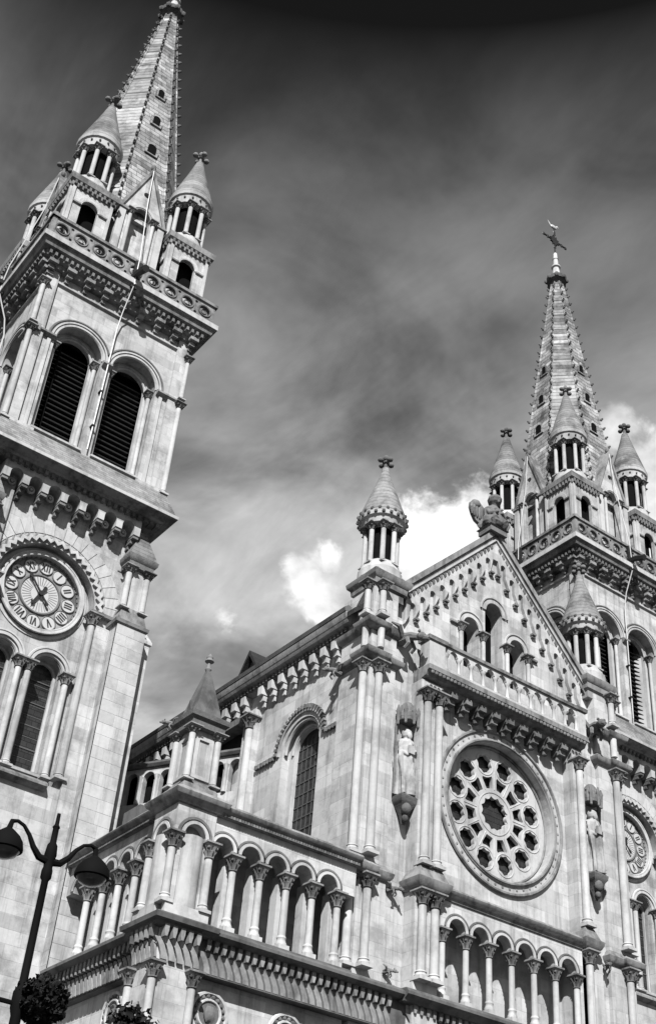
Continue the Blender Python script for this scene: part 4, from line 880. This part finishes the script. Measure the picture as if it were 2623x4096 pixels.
# carved roundels
def roundel(F, u, z):
    o = add('roundel', MB(F).plate(circ(u, z, .50, 28), (), -.05, .03), 'carved', G)
    add('roundel_rim', MB(F).roll(u, z, .52, .06, .03, 0, 2*pi, 28).roll(u, z, .34, .04, .04, 0, 2*pi, 24), 'dressed', o)
    for i in range(18):
        a = 2*pi*i/18; add('roundel_leaf', MB(F).ball((u+.43*cos(a), .04, z+.43*sin(a)), (.055, .05, .055), 6, 4), 'carved', o)
    add('roundel_boss', MB(F).ball((u, .03, z), (.2, .1, .2), 8, 6, mod=lambda a, b: 1+.2*cos(5*a)), 'carved', o)
roundel(fY(28.2), 16.85, 10.5); roundel(fY(28.2), 19.2, 10.5); roundel(fX(15.45), 30.55, 10.62)
# pyramid turret over the corner block
tx, ty = 15.55, 28.42
tu = add('corner_turret', MB().box(tx-.36, tx+.36, ty-.36, ty+.36, 16.0, 17.9), 'dressed', G)
add('turret_base', MB().rlathe(tx-.5, tx+.5, ty-.5, ty+.5, [(.05, 15.85), (.05, 16.05), (-.03, 16.2), (-.1, 16.28)]), 'cornice_stone', tu)
for ax in (-1, 1):
    for ay in (-1, 1): column(tu, (tx+ax*.42, ty+ay*.42, 16.2), 1.62, .10, .22, .12)
for F, c in ((fY(ty-.36), tx), (fX(tx-.36), ty)): add('panel_frame', MB(F).plate(rect(c-.3, c+.3, 16.35, 17.6), [rect(c-.16, c+.16, 16.45, 17.5)], 0, .05), 'dressed', tu)
add('turret_cornice', MB().rlathe(tx-.5, tx+.5, ty-.5, ty+.5, [(-.04, 17.78), (.03, 17.82), (.03, 18.02), (.12, 18.08), (.14, 18.22), (.02, 18.28)]), 'carved', tu)
add('turret_pyramid', MB().rlathe(tx-.05, tx+.05, ty-.05, ty+.05, [(.42, 18.24), (.38, 18.32), (.02, 19.85), (.0, 19.95)]), 'dirty', tu)
for F, c, pl in ((fY(ty-.44), tx, 0), (fX(tx-.44), ty, 0)): add('turret_gablet', MB(F).plate([(c-.18, 18.28), (c+.18, 18.28), (c, 18.8)], (), -.3, 0), 'dirty', tu)
add('turret_finial', MB().lathe([(.06, 19.85), (.10, 19.95), (.06, 20.02), (.05, 20.15), (.14, 20.22), (.09, 20.30), (.1, 20.36), (.02, 20.48)], 10, (tx, ty)), 'carved', tu)
gargoyle(G, (15.05, 28.9, 18.1), (-1, .1, 0), .4)
add('parapet_block', MB().box(16.5, 17.2, 33.2, 34.2, 15.7, 17.6), 'dirty', G)

# ================================================================== street lamp
LX, LY = 6.60, 15.70
lp = root('street_lamp', (LX, LY, 0), 'black street lamp with two dome heads on curved arms before the tower', 'street lamp', world=True)
add('post', MB().lathe([(.16, 0), (.16, .5), (.12, .6), (.085, 1.2), (.07, 5.9), (.10, 6.0), (.10, 6.2), (.055, 6.28), (.048, 7.66), (.075, 7.7), (.075, 7.8), (.062, 7.85), (.07, 7.95), (.085, 8.02), (.07, 8.16), (.045, 8.2), (.042, 8.40), (.055, 8.42), (.03, 8.46), (.025, 8.62)], 14, (LX, LY)), 'lamp_paint', lp)
for s in (-1, 1):
    add('arm', MB().tube([(LX, LY, 7.93), (LX+s*.16, LY, 7.95), (LX+s*.27, LY, 8.06), (LX+s*.36, LY, 8.2), (LX+s*.46, LY, 8.3), (LX+s*.56, LY, 8.335), (LX+s*.64, LY, 8.31), (LX+s*.66, LY, 8.2), (LX+s*.66, LY, 8.16)], [.06, .05, .04, .03, .025, .025, .035, .04, .04], 8), 'lamp_paint', lp)
    hd = add('lamp_head', MB().lathe([(.05, 8.2), (.10, 8.16), (.17, 8.10), (.225, 8.02), (.245, 7.94), (.245, 7.90), (.22, 7.89)], 20, (LX+s*.66, LY)), 'lamp_paint', lp)
    add('lamp_bowl', MB().lathe([(.215, 7.9), (.17, 7.83), (.09, 7.79), (.02, 7.78)], 16, (LX+s*.66, LY)), 'lamp_glass', hd)
    add('bracket', MB().tube([(LX, LY, 6.05), (LX+s*.30, LY, 6.05)], .03, 6), 'lamp_paint', lp)
r = random.Random(4)
for s in (1,):
    bx_, bz_ = LX+s*.29, 6.22
    bk = root('flower_basket', (bx_, LY, 5.85), 'dark leafy flower basket hanging on the lamp post bracket', 'flower basket', world=True)
    add('basket', MB().lathe([(.06, 5.80), (.16, 5.92), (.22, 6.08), (.23, 6.14)], 14, (bx_, LY)), 'lamp_paint', bk)
    fm = MB()
    for i in range(2600):
        a = r.uniform(0, 2*pi); q = r.random()**.5*.34; z = 6.14+r.uniform(-.34, .40)*(1-q/.55)
        c = Vector((bx_+q*cos(a), LY+q*sin(a), z)); n = Vector((r.gauss(0, 1), r.gauss(0, 1), r.gauss(0, 1))).normalized(); o = n.orthogonal().normalized(); p = n.cross(o); l = r.uniform(.03, .06)
        fm.add([tuple(c-o*l), tuple(c+p*l*.5), tuple(c+o*l), tuple(c-p*l*.5)], [(0, 1, 2, 3)])
    add('foliage', fm, 'leaf', bk)

# ================================================================== small tree in front of the gallery corner
tx0, ty0, th = 7.90, 15.0, 6.25
tr = root('street_tree', (tx0, ty0, 0), 'dark crown tip of a small street tree below the gallery corner', 'tree', world=True)
tk = MB().tube([(tx0, ty0, 0), (tx0+.05, ty0, 2), (tx0-.02, ty0+.03, 4), (tx0, ty0, th-.4)], [.12, .09, .06, .02], 8)
br_ = []
for i in range(15):
    z = 2.6+i*.24; a = i*2.4; l = .8*max(0, 1-(z-2.6)/3.4)+.12; e = Vector((tx0+l*cos(a), ty0+l*sin(a), z+.5*l)); br_.append((Vector((tx0, ty0, z)), e)); tk.tube([(tx0, ty0, z), tuple(e)], [.03, .01], 5)
add('trunk', tk, 'bark', tr)
lm_ = MB(); r = random.Random(9)
for i in range(9000):
    a, e = r.choice(br_); c = a.lerp(e, r.uniform(.3, 1.1))+Vector((r.gauss(0, .10), r.gauss(0, .10), r.gauss(0, .10)))
    if c.z > th: continue
    n = Vector((r.gauss(0, 1), r.gauss(0, 1), r.gauss(0, 1))).normalized(); o = n.orthogonal().normalized(); p = n.cross(o); l = r.uniform(.03, .06)
    lm_.add([tuple(c-o*l), tuple(c+p*l*.55), tuple(c+o*l), tuple(c-p*l*.55)], [(0, 1, 2, 3)])
add('crown', lm_, 'leaf', tr)
